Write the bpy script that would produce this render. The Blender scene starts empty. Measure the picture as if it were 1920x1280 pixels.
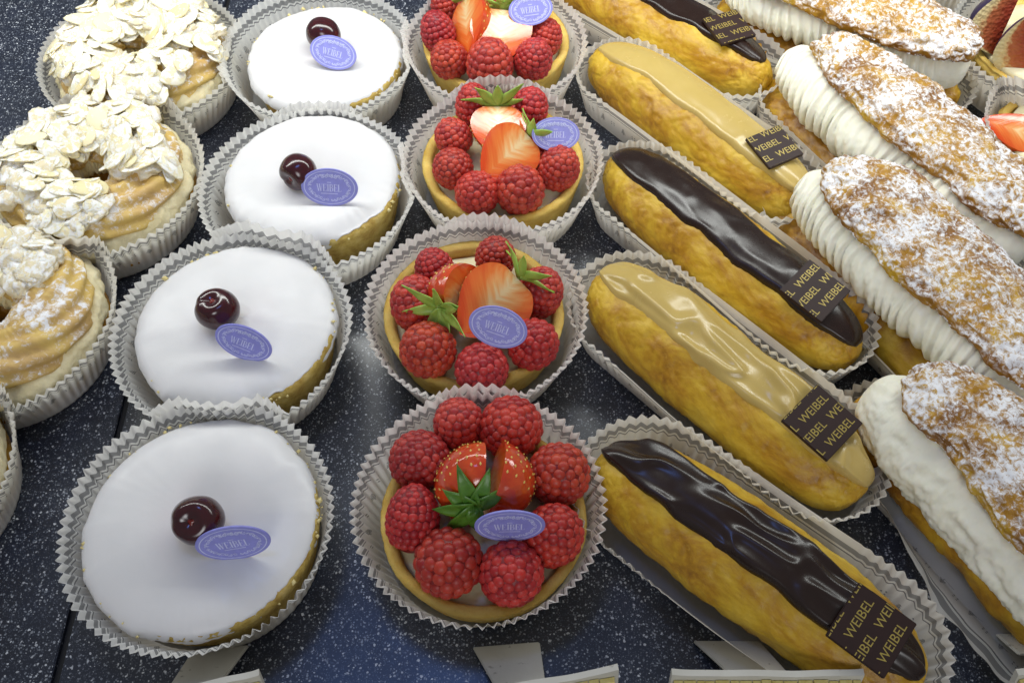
import bpy, bmesh, math, random
import numpy as np
from mathutils import Vector, Matrix

# ------------------------------------------------------------------ camera, world, lamps, exposure
scene = bpy.context.scene
PITCH = math.radians(56.83)
CAM_Z = 0.378
cam_data = bpy.data.cameras.new('camera')
cam_data.sensor_width = 36.0
cam_data.lens = 1791.0 * 36.0 / 1920.0
cam_data.clip_start = 0.01
cam_data.clip_end = 50.0
cam = bpy.data.objects.new('camera', cam_data)
cam.location = (0, 0, CAM_Z)
cam.rotation_euler = (math.pi / 2 - PITCH, 0, 0)
scene.collection.objects.link(cam)
scene.camera = cam

world = bpy.data.worlds.new('World')
scene.world = world
world.use_nodes = True
world.node_tree.nodes['Background'].inputs[0].default_value = (0.96, 0.98, 1.0, 1)
world.node_tree.nodes['Background'].inputs[1].default_value = 0.19

def area_lamp(name, loc, target, sx, sy, power, color):
    d = bpy.data.lights.new(name, 'AREA')
    d.shape = 'RECTANGLE'; d.size = sx; d.size_y = sy; d.energy = power; d.color = color
    o = bpy.data.objects.new(name, d)
    o.location = loc
    o.rotation_euler = (Vector(target) - Vector(loc)).to_track_quat('-Z', 'Y').to_euler()
    scene.collection.objects.link(o)
    return o
area_lamp('display_case_lamp', (-0.03, 0.450, 0.31), (-0.03, 0.50, 0.0), 1.1, 0.06, 2.75, (0.97, 1.0, 0.965))
shop = area_lamp('front_fill_lamp', (0.0, -0.60, 0.75), (0, 0.46, 0.02), 1.7, 0.8, 1.0, (0.97, 0.98, 1.0))  # added fill from the front, brightens the paper walls of the back rows
shop.data.spread = math.radians(36)
area_lamp('blue_glow_lamp', (-0.10, 0.235, 0.62), (-0.05, 0.10, 0.0), 0.12, 0.07, 0.24, (0.16, 0.34, 1.0))  # added blue lamp, placed only to put a blue reflection on the front counter

scene.view_settings.view_transform = 'Standard'
scene.view_settings.look = 'None'
scene.view_settings.exposure = 0.15
scene.view_settings.gamma = 1.0
scene.view_settings.use_curve_mapping = False
scene.render.engine = 'CYCLES'

# ------------------------------------------------------------------ helpers
random.seed(7)
COL = scene.collection
PI = math.pi
TAU = 2 * PI

def at(px, py, z):
    """point of the place at height z that was measured at (px, py) in the photograph"""
    X = (px - 960) / 1791.0; Y = (640 - py) / 1791.0
    c, s = math.cos(PITCH), math.sin(PITCH)
    d = (X, c + Y * s, -s + Y * c)
    t = (z - CAM_Z) / d[2]
    return Vector((d[0] * t, d[1] * t, z))

_rng = np.random.RandomState(3)
_perm = _rng.permutation(256)
_perm = np.concatenate([_perm, _perm, _perm])
_grad = _rng.normal(size=(256, 3)); _grad /= np.linalg.norm(_grad, axis=1)[:, None]
def noise3(x, y, z):
    x, y, z = np.broadcast_arrays(np.asarray(x, float), np.asarray(y, float), np.asarray(z, float))
    xi, yi, zi = np.floor(x).astype(int), np.floor(y).astype(int), np.floor(z).astype(int)
    xf, yf, zf = x - xi, y - yi, z - zi
    f = lambda t: t * t * t * (t * (t * 6 - 15) + 10)
    u, v, w = f(xf), f(yf), f(zf)
    def g(dx, dy, dz):
        h = _perm[_perm[_perm[(xi + dx) & 255] + ((yi + dy) & 255)] + ((zi + dz) & 255)]
        G = _grad[h]
        return G[..., 0] * (xf - dx) + G[..., 1] * (yf - dy) + G[..., 2] * (zf - dz)
    l = lambda a, b, t: a + t * (b - a)
    return 1.5 * l(l(l(g(0,0,0), g(1,0,0), u), l(g(0,1,0), g(1,1,0), u), v),
             l(l(g(0,0,1), g(1,0,1), u), l(g(0,1,1), g(1,1,1), u), v), w)
def fbm(x, y, z, o=3):
    r = 0; a = 1.0
    for k in range(o):
        r = r + a * noise3(x * 2**k + 17.3 * k, y * 2**k + 5.1 * k, z * 2**k); a *= 0.5
    return r

def link(name, mesh, parent=None, mat=None):
    o = bpy.data.objects.new(name, mesh)
    COL.objects.link(o)
    if parent is not None: o.parent = parent
    if mat is not None and mesh is not None:
        if len(mesh.materials) == 0: mesh.materials.append(mat)
    return o
def tag(o, label, cat=None, group=None, kind=None):
    if label: o['label'] = label
    if cat: o['category'] = cat
    if group: o['group'] = group
    if kind: o['kind'] = kind
    return o
def empty(name, loc, rz=0.0):
    o = bpy.data.objects.new(name, None)
    o.empty_display_size = 0.01
    o.location = loc; o.rotation_euler = (0, 0, rz)
    COL.objects.link(o)
    return o
def pydata(name, verts, faces, smooth=True, uv=None):
    me = bpy.data.meshes.new(name)
    verts = np.asarray(verts, dtype=np.float32).reshape(-1, 3)
    me.vertices.add(len(verts)); me.vertices.foreach_set('co', verts.ravel())
    faces = [np.asarray(f, dtype=np.int32) for f in faces]       # list of (n,k) arrays
    loops = np.concatenate([f.ravel() for f in faces])
    tot = np.concatenate([np.full(len(f), f.shape[1], np.int32) for f in faces])
    start = np.concatenate([[0], np.cumsum(tot)[:-1]]).astype(np.int32)
    me.loops.add(len(loops)); me.loops.foreach_set('vertex_index', loops)
    me.polygons.add(len(tot)); me.polygons.foreach_set('loop_start', start)
    try: me.polygons.foreach_set('loop_total', tot)
    except Exception: pass
    me.polygons.foreach_set('use_smooth', np.full(len(tot), smooth))
    if uv is not None:
        l = me.uv_layers.new(name='UVMap')
        l.data.foreach_set('uv', np.asarray(uv, np.float32).reshape(-1, 2)[loops].ravel())
    me.update(calc_edges=True)
    me.validate()
    return me
def grid(name, P, wu=False, wv=False, uv=None, smooth=True, caps=False):
    """P[nu,nv,3] -> quads; wu / wv close the sheet; caps: fan the first and last row (wv only)"""
    nu, nv = P.shape[:2]
    idx = np.arange(nu * nv).reshape(nu, nv)
    a = idx if wu else idx[:-1]
    b = np.roll(idx, -1, 0) if wu else idx[1:]
    if wv: a2, b2 = np.roll(a, -1, 1), np.roll(b, -1, 1)
    else: a2, b2 = a[:, 1:], b[:, 1:]; a, b = a[:, :-1], b[:, :-1]
    q = np.stack([a, b, b2, a2], -1).reshape(-1, 4)
    V = P.reshape(-1, 3); faces = [q]
    if caps:
        c0, c1 = P[0].mean(0), P[-1].mean(0)
        V = np.concatenate([V, [c0, c1]]); n = nu * nv
        r0, r1 = idx[0], idx[-1]
        faces.append(np.stack([r0, np.roll(r0, -1), np.full(nv, n)], -1))
        faces.append(np.stack([np.roll(r1, -1), r1, np.full(nv, n + 1)], -1))
    return pydata(name, V, faces, smooth, uv)

# ------------------------------------------------------------------ materials
class NT:
    def __init__(s, name):
        s.m = bpy.data.materials.new(name); s.m.use_nodes = True
        s.t = s.m.node_tree; s.t.nodes.clear()
        s.out = s.t.nodes.new('ShaderNodeOutputMaterial')
        s.b = s.t.nodes.new('ShaderNodeBsdfPrincipled')
        s.t.links.new(s.b.outputs[0], s.out.inputs[0])
        s._co = None
    def n(s, kind, **kw):
        x = s.t.nodes.new(kind)
        for k, v in kw.items(): setattr(x, k, v)
        return x
    def l(s, a, b): s.t.links.new(a, b)
    def set(s, **kw):
        for k, v in kw.items():
            s.b.inputs[k.replace('_', ' ')].default_value = v
        return s
    def co(s, which='Object'):
        if s._co is None: s._co = s.n('ShaderNodeTexCoord')
        return s._co.outputs[which]
    def noise(s, scale, detail=3, rough=0.55, dist=0.0, co=None):
        x = s.n('ShaderNodeTexNoise')
        x.inputs['Scale'].default_value = scale; x.inputs['Detail'].default_value = detail
        x.inputs['Roughness'].default_value = rough; x.inputs['Distortion'].default_value = dist
        s.l(co or s.co(), x.inputs['Vector']); return x.outputs['Fac']
    def voronoi(s, scale, feature='F1', out='Distance', co=None, rnd=1.0):
        x = s.n('ShaderNodeTexVoronoi', feature=feature)
        x.inputs['Scale'].default_value = scale; x.inputs['Randomness'].default_value = rnd
        s.l(co or s.co(), x.inputs['Vector']); return x.outputs[out]
    def ramp(s, fac, stops, interp='LINEAR'):
        x = s.n('ShaderNodeValToRGB'); x.color_ramp.interpolation = interp
        e = x.color_ramp.elements
        while len(e) < len(stops): e.new(0.5)
        for el, (p, c) in zip(e, stops):
            el.position = p
            el.color = (c, c, c, 1) if not isinstance(c, (tuple, list)) else (*c, 1)
        s.l(fac, x.inputs[0]); return x.outputs[0]
    def math(s, op, a, b=None, c=None):
        x = s.n('ShaderNodeMath', operation=op)
        for i, v in enumerate((a, b, c)):
            if v is None: continue
            if isinstance(v, (int, float)): x.inputs[i].default_value = v
            else: s.l(v, x.inputs[i])
        return x.outputs[0]
    def mix(s, fac, a, b):
        x = s.n('ShaderNodeMix', data_type='RGBA')
        for i, v in ((0, fac), (6, a), (7, b)):
            if isinstance(v, (tuple, list)): x.inputs[i].default_value = (*v, 1)
            elif isinstance(v, (int, float)): x.inputs[i].default_value = v
            else: s.l(v, x.inputs[i])
        return x.outputs[2]
    def bump(s, h, strength=0.5, dist=0.001, prev=None):
        x = s.n('ShaderNodeBump'); x.inputs['Strength'].default_value = strength
        x.inputs['Distance'].default_value = dist
        s.l(h, x.inputs['Height'])
        if prev is not None: s.l(prev, x.inputs['Normal'])
        return x.outputs[0]
    def base(s, c): s.l(c, s.b.inputs['Base Color']); return s
    def rough(s, c): s.l(c, s.b.inputs['Roughness']); return s
    def normal(s, c): s.l(c, s.b.inputs['Normal']); return s
    def sss(s, w, rad, scale=0.002):
        s.b.inputs['Subsurface Weight'].default_value = w
        s.b.inputs['Subsurface Radius'].default_value = rad
        s.b.inputs['Subsurface Scale'].default_value = scale
        return s

M = {}
def mat_counter():
    m = NT('speckled_laminate')
    f = None
    col = m.ramp(m.noise(60, 3), [(0.3, (0.007, 0.010, 0.020)), (0.7, (0.011, 0.016, 0.034))])
    for sc, th, w, c in ((1700, 0.35, 0.45, (0.085, 0.10, 0.135)), (1000, 0.48, 0.36, (0.32, 0.35, 0.40)), (680, 0.66, 0.27, (0.72, 0.75, 0.80))):
        mp = m.n('ShaderNodeMapping'); mp.inputs['Location'].default_value = (sc * .013, sc * .007, 0); m.l(m.co(), mp.inputs[0])
        nz = m.n('ShaderNodeTexNoise'); nz.inputs['Scale'].default_value = sc * 1.3; m.l(mp.outputs[0], nz.inputs['Vector'])
        add = m.n('ShaderNodeVectorMath', operation='MULTIPLY_ADD'); m.l(nz.outputs['Color'], add.inputs[0])
        add.inputs[1].default_value = (0.9 / sc,) * 3; m.l(mp.outputs[0], add.inputs[2])
        vo = m.n('ShaderNodeTexVoronoi'); vo.inputs['Scale'].default_value = sc; m.l(add.outputs[0], vo.inputs['Vector'])
        sep = m.n('ShaderNodeSeparateColor'); m.l(vo.outputs['Color'], sep.inputs[0])
        on = m.math('GREATER_THAN', sep.outputs[0], th)
        rad = m.math('MULTIPLY_ADD', sep.outputs[1], w, 0.12)
        ins = m.math('LESS_THAN', vo.outputs['Distance'], rad)
        k = m.math('MULTIPLY', m.math('MULTIPLY', on, ins), m.math('MULTIPLY_ADD', sep.outputs[2], 0.75, 0.25))
        col = m.mix(k, col, c)
    m.base(col)
    m.set(Roughness=0.3, Specular_IOR_Level=0.75)
    m.rough(m.ramp(m.noise(25, 4), [(0.3, 0.27), (0.7, 0.37)]))
    m.normal(m.bump(m.noise(900, 2), 0.05, 0.0003))
    return m.m
M['counter'] = mat_counter()

def mat_paper():
    m = NT('printed_waxed_paper')
    uv = m.co('UV')
    sep = m.n('ShaderNodeSeparateXYZ'); m.l(uv, sep.inputs[0])
    u, v = sep.outputs[0], sep.outputs[1]          # metres along the rim, metres below the rim
    def band(c, hw):
        return m.math('LESS_THAN', m.math('ABSOLUTE', m.math('SUBTRACT', v, c)), hw)
    ink = m.math('MULTIPLY', band(0.0053, 0.0012), 0.72)
    ink = m.math('MAXIMUM', ink, m.math('MULTIPLY', band(0.0079, 0.00030), 0.85))
    # motifs: little fir trees and clusters of dots
    pitch = 0.0155
    def cell(off):
        return m.math('SUBTRACT', m.math('MULTIPLY', m.math('FRACT', m.math('ADD', m.math('DIVIDE', u, pitch), off)), pitch), pitch / 2)
    x = m.math('ABSOLUTE', cell(0.0)); yy = m.math('SUBTRACT', v, 0.0125)     # tree from 12.5 to 16.7 mm below the rim
    y01 = m.math('DIVIDE', yy, 0.0042)
    jag = m.math('MULTIPLY', m.math('FRACT', m.math('MULTIPLY', y01, 4.0)), 0.0006)
    wid = m.math('ADD', m.math('MULTIPLY', y01, 0.0012), jag)
    tree = m.math('MULTIPLY', m.math('LESS_THAN', x, wid), m.math('MULTIPLY', m.math('GREATER_THAN', y01, 0.0), m.math('LESS_THAN', y01, 1.0)))
    tr = m.math('MULTIPLY', m.math('LESS_THAN', x, 0.00025), m.math('MULTIPLY', m.math('GREATER_THAN', y01, 0.9), m.math('LESS_THAN', y01, 1.25)))
    brk = m.math('GREATER_THAN', m.noise(2500, 1, co=uv), 0.42)
    tree = m.math('MULTIPLY', m.math('MAXIMUM', tree, tr), brk)
    x2 = m.math('SUBTRACT', m.math('ABSOLUTE', cell(0.5)), 0.0009)
    y2 = m.math('SUBTRACT', m.math('ABSOLUTE', m.math('SUBTRACT', v, 0.0142)), 0.0008)
    d = m.math('ADD', m.math('MULTIPLY', x2, x2), m.math('MULTIPLY', y2, y2))
    dots = m.math('LESS_THAN', d, 0.00042 ** 2)
    ink = m.math('MAXIMUM', ink, m.math('MULTIPLY', m.math('MAXIMUM', tree, dots), 0.72))
    paper = m.ramp(m.noise(70, 3), [(0.3, (0.90, 0.90, 0.88)), (0.7, (0.94, 0.94, 0.93))])
    col = m.mix(ink, paper, (0.13, 0.135, 0.15))
    m.base(col).set(Roughness=0.55, Specular_IOR_Level=0.3)
    tr_ = m.n('ShaderNodeBsdfTranslucent'); m.l(m.mix(ink, (0.97, 0.955, 0.90), (0.22, 0.22, 0.23)), tr_.inputs[0])
    mx = m.n('ShaderNodeMixShader'); mx.inputs[0].default_value = 0.50
    m.l(m.b.outputs[0], mx.inputs[1]); m.l(tr_.outputs[0], mx.inputs[2]); m.l(mx.outputs[0], m.out.inputs[0])
    m.normal(m.bump(m.noise(400, 3), 0.12, 0.0005))
    return m.m
M['paper'] = mat_paper()

def mat_icing():
    m = NT('white_fondant_icing')
    sp = m.n('ShaderNodeSeparateXYZ'); m.l(m.co(), sp.inputs[0])
    rr = m.math('SQRT', m.math('ADD', m.math('MULTIPLY', sp.outputs[0], sp.outputs[0]), m.math('MULTIPLY', sp.outputs[1], sp.outputs[1])))
    tint = m.math('MULTIPLY', m.ramp(m.math('MULTIPLY', rr, 40.0), [(0.30, 1.0), (0.95, 0.0)]), m.ramp(m.noise(60, 3), [(0.35, 0.1), (0.7, 0.55)]))     # a little cherry juice soaked into the icing
    m.base(m.mix(tint, m.ramp(m.noise(45, 3), [(0.3, (0.71, 0.70, 0.695)), (0.7, (0.75, 0.735, 0.73))]), (0.715, 0.64, 0.66)))
    m.set(Roughness=0.36, Specular_IOR_Level=0.45).sss(0.5, (1.0, 0.9, 0.8), 0.0022)
    m.rough(m.ramp(m.noise(120, 4), [(0.3, 0.28), (0.7, 0.44)]))
    m.normal(m.bump(m.noise(260, 4), 0.10, 0.0005, m.bump(m.noise(2600, 2), 0.06, 0.0002)))
    return m.m
M['icing'] = mat_icing()

def mat_cake():
    m = NT('baked_almond_cake')
    c = m.ramp(m.noise(220, 5, 0.65), [(0.25, (0.30, 0.17, 0.030)), (0.5, (0.56, 0.40, 0.10)), (0.8, (0.70, 0.56, 0.22))])
    c = m.mix(m.ramp(m.noise(60, 3), [(0.48, 0.0), (0.72, 0.55)]), c, (0.33, 0.16, 0.035))
    m.base(c).set(Roughness=0.75, Specular_IOR_Level=0.25)
    m.normal(m.bump(m.noise(900, 5, 0.7), 0.6, 0.0010, m.bump(m.voronoi(500), 0.4, 0.0008)))
    return m.m
M['cake'] = mat_cake()
M['crumb'] = None

def mat_crust():
    m = NT('shortcrust')
    c = m.ramp(m.noise(90, 4, 0.6), [(0.3, (0.62, 0.38, 0.06)), (0.55, (0.74, 0.52, 0.13)), (0.8, (0.78, 0.59, 0.20))])
    c = m.mix(m.ramp(m.voronoi(700), [(0.0, 0.35), (0.25, 0.0)]), c, (0.40, 0.20, 0.04))
    m.base(c).set(Roughness=0.65, Specular_IOR_Level=0.3).sss(0.15, (1, .6, .2), 0.001)
    m.normal(m.bump(m.noise(1100, 5, 0.7), 0.55, 0.0007, m.bump(m.noise(300, 3), 0.3, 0.001)))
    return m.m
M['crust'] = mat_crust()

def mat_cream(name, c1, c2, rough=0.5, sp=False, bstr=0.15):
    m = NT(name)
    c = m.ramp(m.noise(120, 3), [(0.3, c1), (0.7, c2)])
    if sp:
        c = m.mix(m.ramp(m.voronoi(900), [(0.05, 0.75), (0.13, 0.0)]), c, (0.20, 0.13, 0.06))
    m.base(c).set(Roughness=rough, Specular_IOR_Level=0.4).sss(0.35, (1, .85, .6), 0.0016)
    m.normal(m.bump(m.noise(700, 4), bstr, 0.0008))
    return m.m
M['custard'] = mat_cream('vanilla_custard', (0.74, 0.66, 0.40), (0.80, 0.73, 0.50), 0.35)
M['whipped'] = mat_cream('whipped_cream', (0.86, 0.84, 0.68), (0.90, 0.88, 0.76), 0.5)
M['praline'] = mat_cream('praline_cream', (0.72, 0.62, 0.36), (0.80, 0.72, 0.48), 0.55, True, 0.6)

def mat_choux(name, dark=0.0, sugar=0.0, pale=0.0, fine=330, blot=.75):
    m = NT(name)
    a, b, c_, d = (0.22, 0.085, 0.006), (0.45, 0.225, 0.012), (0.62, 0.385, 0.024), (0.73, 0.51, 0.065)
    mp = m.n('ShaderNodeMapping'); mp.inputs['Scale'].default_value = (0.62, 1, 1); m.l(m.co(), mp.inputs[0]); st = mp.outputs[0]
    n1 = m.noise(42, 6, 0.66, 0.8, co=st)
    if dark: n1 = m.math('SUBTRACT', n1, dark)
    c = m.ramp(n1, [(0.30, a), (0.42, b), (0.54, c_), (0.68, d)])
    c = m.mix(m.ramp(m.noise(330, 5, 0.75, 1.5, co=st), [(0.52, 0.0), (0.75, 0.30)]), c, (0.30, 0.135, 0.014))
    c = m.mix(m.ramp(m.noise(210, 4, 0.7, 2.0, co=st), [(0.58, 0.0), (0.80, 0.30)]), c, (0.78, 0.58, 0.13))
    if pale: c = m.mix(pale, c, (0.66, 0.50, 0.25))
    wr = m.noise(170, 7, 0.72, 2.2, co=st)
    ck = m.ramp(m.voronoi(260, 'DISTANCE_TO_EDGE', co=st), [(0.0, 0.0), (0.10, 1.0)])
    nb = m.bump(wr, 0.24, 0.0012, m.bump(m.noise(1500, 4, 0.7), 0.22, 0.0005, m.bump(ck, 0.06, 0.0004)))
    if sugar > 0:
        geo = m.n('ShaderNodeNewGeometry')
        sx = m.n('ShaderNodeSeparateXYZ'); m.l(geo.outputs['Normal'], sx.inputs[0])
        up = m.ramp(sx.outputs[2], [(0.05, 0.0), (0.6, 1.0)])
        n2 = m.noise(fine, 6, 0.72, 0.5)
        n3 = m.noise(70, 3)
        f = m.math('ADD', n2, m.math('MULTIPLY', m.math('SUBTRACT', n3, 0.5), blot))
        msk = m.ramp(f, [(0.50 - sugar, 0.0), (0.57 - sugar, 0.35), (0.66 - sugar, 1.0)])
        msk = m.math('MULTIPLY', msk, up)
        c = m.mix(msk, c, (0.88, 0.88, 0.90))
        nb = m.bump(msk, 0.3, 0.0007, nb)
        m.rough(m.math('MULTIPLY_ADD', msk, 0.45, 0.45))
    else:
        m.rough(m.ramp(n1, [(0.35, 0.30), (0.65, 0.50)]))
    m.base(c).set(Specular_IOR_Level=0.45).normal(nb)
    return m.m
M['choux'] = mat_choux('choux_pastry')
M['choux_dark'] = mat_choux('dark_baked_choux', 0.07, -0.02)
M['choux_sugar'] = mat_choux('sugar_dusted_choux', 0.115, 0.075, 0, 460, .5)
M['choux_ring'] = mat_choux('lightly_dusted_choux', 0.0, 0.02, .42)

def mat_glaze(name, c1, c2, rough, sss=0.0):
    m = NT(name)
    m.base(m.ramp(m.noise(50, 3), [(0.3, c1), (0.7, c2)]))
    m.set(Roughness=rough, Specular_IOR_Level=0.55)
    if sss: m.sss(sss, (1, .7, .3), 0.0012)
    m.rough(m.ramp(m.noise(140, 5), [(0.3, rough * 0.85), (0.75, rough * 1.3)]))
    m.normal(m.bump(m.noise(3000, 2), 0.04, 0.0002))
    return m.m
M['chocolate'] = mat_glaze('dark_chocolate_glaze', (0.014, 0.0055, 0.0035), (0.020, 0.008, 0.005), 0.25)
M['caramel'] = mat_glaze('caramel_fondant_glaze', (0.51, 0.365, 0.105), (0.56, 0.405, 0.13), 0.23, 0.1)
def mat_plaque():
    m = NT('chocolate_plaque')
    m.base(m.ramp(m.noise(300, 3), [(0.3, (0.030, 0.016, 0.014)), (0.7, (0.034, 0.017, 0.015))])).set(Roughness=0.5, Specular_IOR_Level=0.3)
    return m.m
M['plaque'] = mat_plaque()
def plain(name, c, rough=0.5, **kw):
    m = NT(name)
    hi = tuple(min(1, x * 1.08) for x in c); lo = tuple(x * 0.92 for x in c)
    m.base(m.ramp(m.noise(400, 3), [(0.3, lo), (0.7, hi)])).set(Roughness=rough, **kw)
    return m.m
M['gold_ink'] = plain('gold_ink', (0.42, 0.32, 0.08), 0.35, Metallic=0.25)
M['tag'] = plain('lilac_tag_card', (0.27, 0.275, 0.70), 0.42)
M['tag_print'] = plain('pale_lilac_print', (0.60, 0.63, 0.92), 0.45)

def mat_cherry():
    m = NT('dark_cherry_skin')
    m.base(m.ramp(m.noise(120, 3), [(0.3, (0.030, 0.0035, 0.007)), (0.75, (0.060, 0.006, 0.010))]))
    m.set(Roughness=0.17, Specular_IOR_Level=0.55, Coat_Weight=0.3, Coat_Roughness=0.08).sss(0.25, (1, .12, .1), 0.0015)
    m.normal(m.bump(m.noise(700, 4, .7), 0.06, 0.0004))
    return m.m
M['cherry'] = mat_cherry()
M['cherry_flesh'] = plain('cherry_flesh', (0.16, 0.012, 0.008), 0.2)

def mat_rasp(name, c1, c2, sss, sheen=.07):
    m = NT(name)
    oi = m.n('ShaderNodeObjectInfo')
    c = m.ramp(oi.outputs['Random'], [(0.0, c1), (1.0, c2)])
    mu = m.n('ShaderNodeMix', data_type='RGBA', blend_type='MULTIPLY'); mu.inputs[0].default_value = 1.0
    m.l(c, mu.inputs[6]); m.l(oi.outputs['Color'], mu.inputs[7]); c = mu.outputs[2]      # ripeness differs from berry to berry
    m.base(c).set(Roughness=0.40, Specular_IOR_Level=0.45, Sheen_Weight=sheen, Sheen_Roughness=0.4)
    m.b.inputs['Sheen Tint'].default_value = (1.0, 0.75, 0.8, 1)
    m.sss(sss, (1, .15, .12), 0.0015)
    m.normal(m.bump(m.noise(1500, 2), 0.10, 0.0003))
    return m.m
M['rasp'] = mat_rasp('raspberry_drupelet', (0.32, 0.015, 0.014), (0.52, 0.050, 0.026), 0.6)
M['rasp_core'] = mat_rasp('raspberry_core', (0.20, 0.008, 0.010), (0.22, 0.010, 0.011), 0.4, 0.0)

def mat_straw():
    m = NT('strawberry_skin')
    c = m.ramp(m.noise(90, 3), [(0.3, (0.56, 0.030, 0.008)), (0.7, (0.72, 0.10, 0.012))])
    m.base(c).set(Roughness=0.14, Specular_IOR_Level=0.6, Coat_Weight=0.6, Coat_Roughness=0.05).sss(0.3, (1, .25, .1), 0.002)
    m.normal(m.bump(m.voronoi(330), 0.30, 0.0012))
    return m.m
M['straw'] = mat_straw()
def mat_straw_cut():
    m = NT('strawberry_flesh')
    uv = m.co('UV')
    sep = m.n('ShaderNodeSeparateXYZ'); m.l(uv, sep.inputs[0])       # u: 0 centre .. 1 edge, v along the axis
    st = m.n('ShaderNodeTexNoise'); st.inputs['Scale'].default_value = 1.0; st.inputs['Detail'].default_value = 4
    mp = m.n('ShaderNodeMapping'); mp.inputs['Scale'].default_value = (1.6, 11.0, 1); m.l(uv, mp.inputs[0]); m.l(mp.outputs[0], st.inputs['Vector'])
    f = m.math('ADD', sep.outputs[0], m.math('MULTIPLY', m.math('SUBTRACT', st.outputs[0], 0.5), 0.8))
    c = m.ramp(f, [(0.02, (0.80, 0.58, 0.30)), (0.16, (0.78, 0.38, 0.13)), (0.36, (0.74, 0.19, 0.035)), (0.70, (0.66, 0.070, 0.010))])
    m.base(c).set(Roughness=0.16, Coat_Weight=0.5, Coat_Roughness=0.06).sss(0.35, (1, .4, .2), 0.002)
    m.normal(m.bump(st.outputs[0], 0.25, 0.001))
    return m.m
M['straw_cut'] = mat_straw_cut()
M['seed'] = plain('strawberry_seed', (0.75, 0.52, 0.12), 0.35)
def mat_leaf(name, c1, c2):
    m = NT(name)
    m.base(m.ramp(m.noise(160, 4), [(0.3, c1), (0.7, c2)])).set(Roughness=0.35, Specular_IOR_Level=0.5).sss(0.2, (.4, 1, .1), 0.001)
    m.normal(m.bump(m.noise(500, 3), 0.3, 0.0006))
    return m.m
M['leaf'] = mat_leaf('fresh_sepal', (0.22, 0.40, 0.045), (0.42, 0.58, 0.12))
M['leaf_dark'] = mat_leaf('dark_sepal', (0.045, 0.15, 0.012), (0.12, 0.27, 0.03))

def mat_flake(name, sugar):
    m = NT(name)
    oi = m.n('ShaderNodeObjectInfo')
    c = m.ramp(oi.outputs['Random'], [(0.0, (0.82, 0.71, 0.40)), (0.5, (0.88, 0.81, 0.56)), (1.0, (0.78, 0.65, 0.34))])
    geo = m.n('ShaderNodeNewGeometry'); sx = m.n('ShaderNodeSeparateXYZ'); m.l(geo.outputs['Normal'], sx.inputs[0])
    up = m.ramp(sx.outputs[2], [(0.3, 0.0), (0.65, 1.0)])
    vm = m.n('ShaderNodeVectorMath', operation='ADD'); m.l(m.co(), vm.inputs[0]); m.l(oi.outputs['Location'], vm.inputs[1])
    f = m.math('MULTIPLY', m.ramp(m.noise(260, 5, 0.65, 0.4, co=vm.outputs[0]), [(0.50 - sugar, 0.0), (0.60 - sugar, 1.0)]), up)
    c = m.mix(f, c, (0.92, 0.91, 0.86))
    m.base(c).set(Roughness=0.6, Specular_IOR_Level=0.3).sss(0.2, (1, .8, .5), 0.001)
    m.normal(m.bump(f, 0.5, 0.0006, m.bump(m.noise(1500, 3), 0.3, 0.0004)))
    return m.m
M['flake'] = mat_flake('almond_flake', 0.075)
M['flake_bare'] = mat_flake('bare_almond_flake', -0.06)

def mat_wood():
    m = NT('cream_painted_wood')
    c = m.ramp(m.noise(60, 4), [(0.3, (0.56, 0.54, 0.47)), (0.7, (0.64, 0.62, 0.55))])
    c = m.mix(m.ramp(m.noise(230, 3), [(0.66, 0.0), (0.72, 0.7)]), c, (0.26, 0.24, 0.19))
    m.base(c).set(Roughness=0.5); m.normal(m.bump(m.noise(500, 3), 0.2, 0.0006))
    return m.m
M['cream_wood'] = mat_wood()
def mat_gilt():
    m = NT('brushed_gilt')
    m.base(m.ramp(m.noise(500, 3), [(0.3, (0.64, 0.50, 0.13)), (0.7, (0.78, 0.66, 0.25))])).set(Roughness=0.4, Metallic=0.1)
    m.normal(m.bump(m.noise(700, 4), 0.3, 0.0006))
    return m.m
M['gilt'] = mat_gilt()
M['fig_skin'] = plain('fig_skin', (0.045, 0.030, 0.075), 0.35)
def mat_fig():
    m = NT('fig_flesh')
    sep = m.n('ShaderNodeSeparateXYZ'); m.l(m.co('UV'), sep.inputs[0])
    f = m.math('ADD', sep.outputs[0], m.math('MULTIPLY', m.math('SUBTRACT', m.noise(250, 4), 0.5), 0.5))
    m.base(m.ramp(f, [(0.2, (0.34, 0.05, 0.02)), (0.6, (0.48, 0.14, 0.05)), (0.72, (0.75, 0.55, 0.26)), (0.9, (0.78, 0.66, 0.36))])).set(Roughness=0.25)
    m.normal(m.bump(m.voronoi(500), 0.5, 0.0012))
    return m.m
M['fig_flesh'] = mat_fig()

M['crumb'] = plain('cake_crumb', (0.72, 0.60, 0.26), 0.7)

# ------------------------------------------------------------------ the counter: two slabs with a dark joint
def slab(x0, x1, y0, y1, t, bev):
    bm = bmesh.new(); bmesh.ops.create_cube(bm, size=1)
    for v in bm.verts:
        v.co = Vector(((x0 + x1) / 2 + v.co.x * (x1 - x0), (y0 + y1) / 2 + v.co.y * (y1 - y0), -t / 2 + v.co.z * t))
    if bev: bmesh.ops.bevel(bm, geom=bm.edges[:], offset=bev, segments=2, affect='EDGES')
    me = bpy.data.meshes.new('counter'); bm.to_mesh(me); bm.free(); return me
SEAM = -0.1755
tag(link('counter', slab(SEAM + 0.0016, 1.4, -0.35, 1.6, 0.02, 0.0004), mat=M['counter']), 'dark navy speckled laminate counter under the pastries', kind='structure')
tag(link('counter', slab(-1.4, SEAM - 0.0016, -0.35, 1.6, 0.02, 0.0004), mat=M['counter']), 'dark navy speckled counter slab left of the joint', kind='structure')
M['joint'] = plain('black_joint', (0.006, 0.006, 0.007), 0.6)
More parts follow.
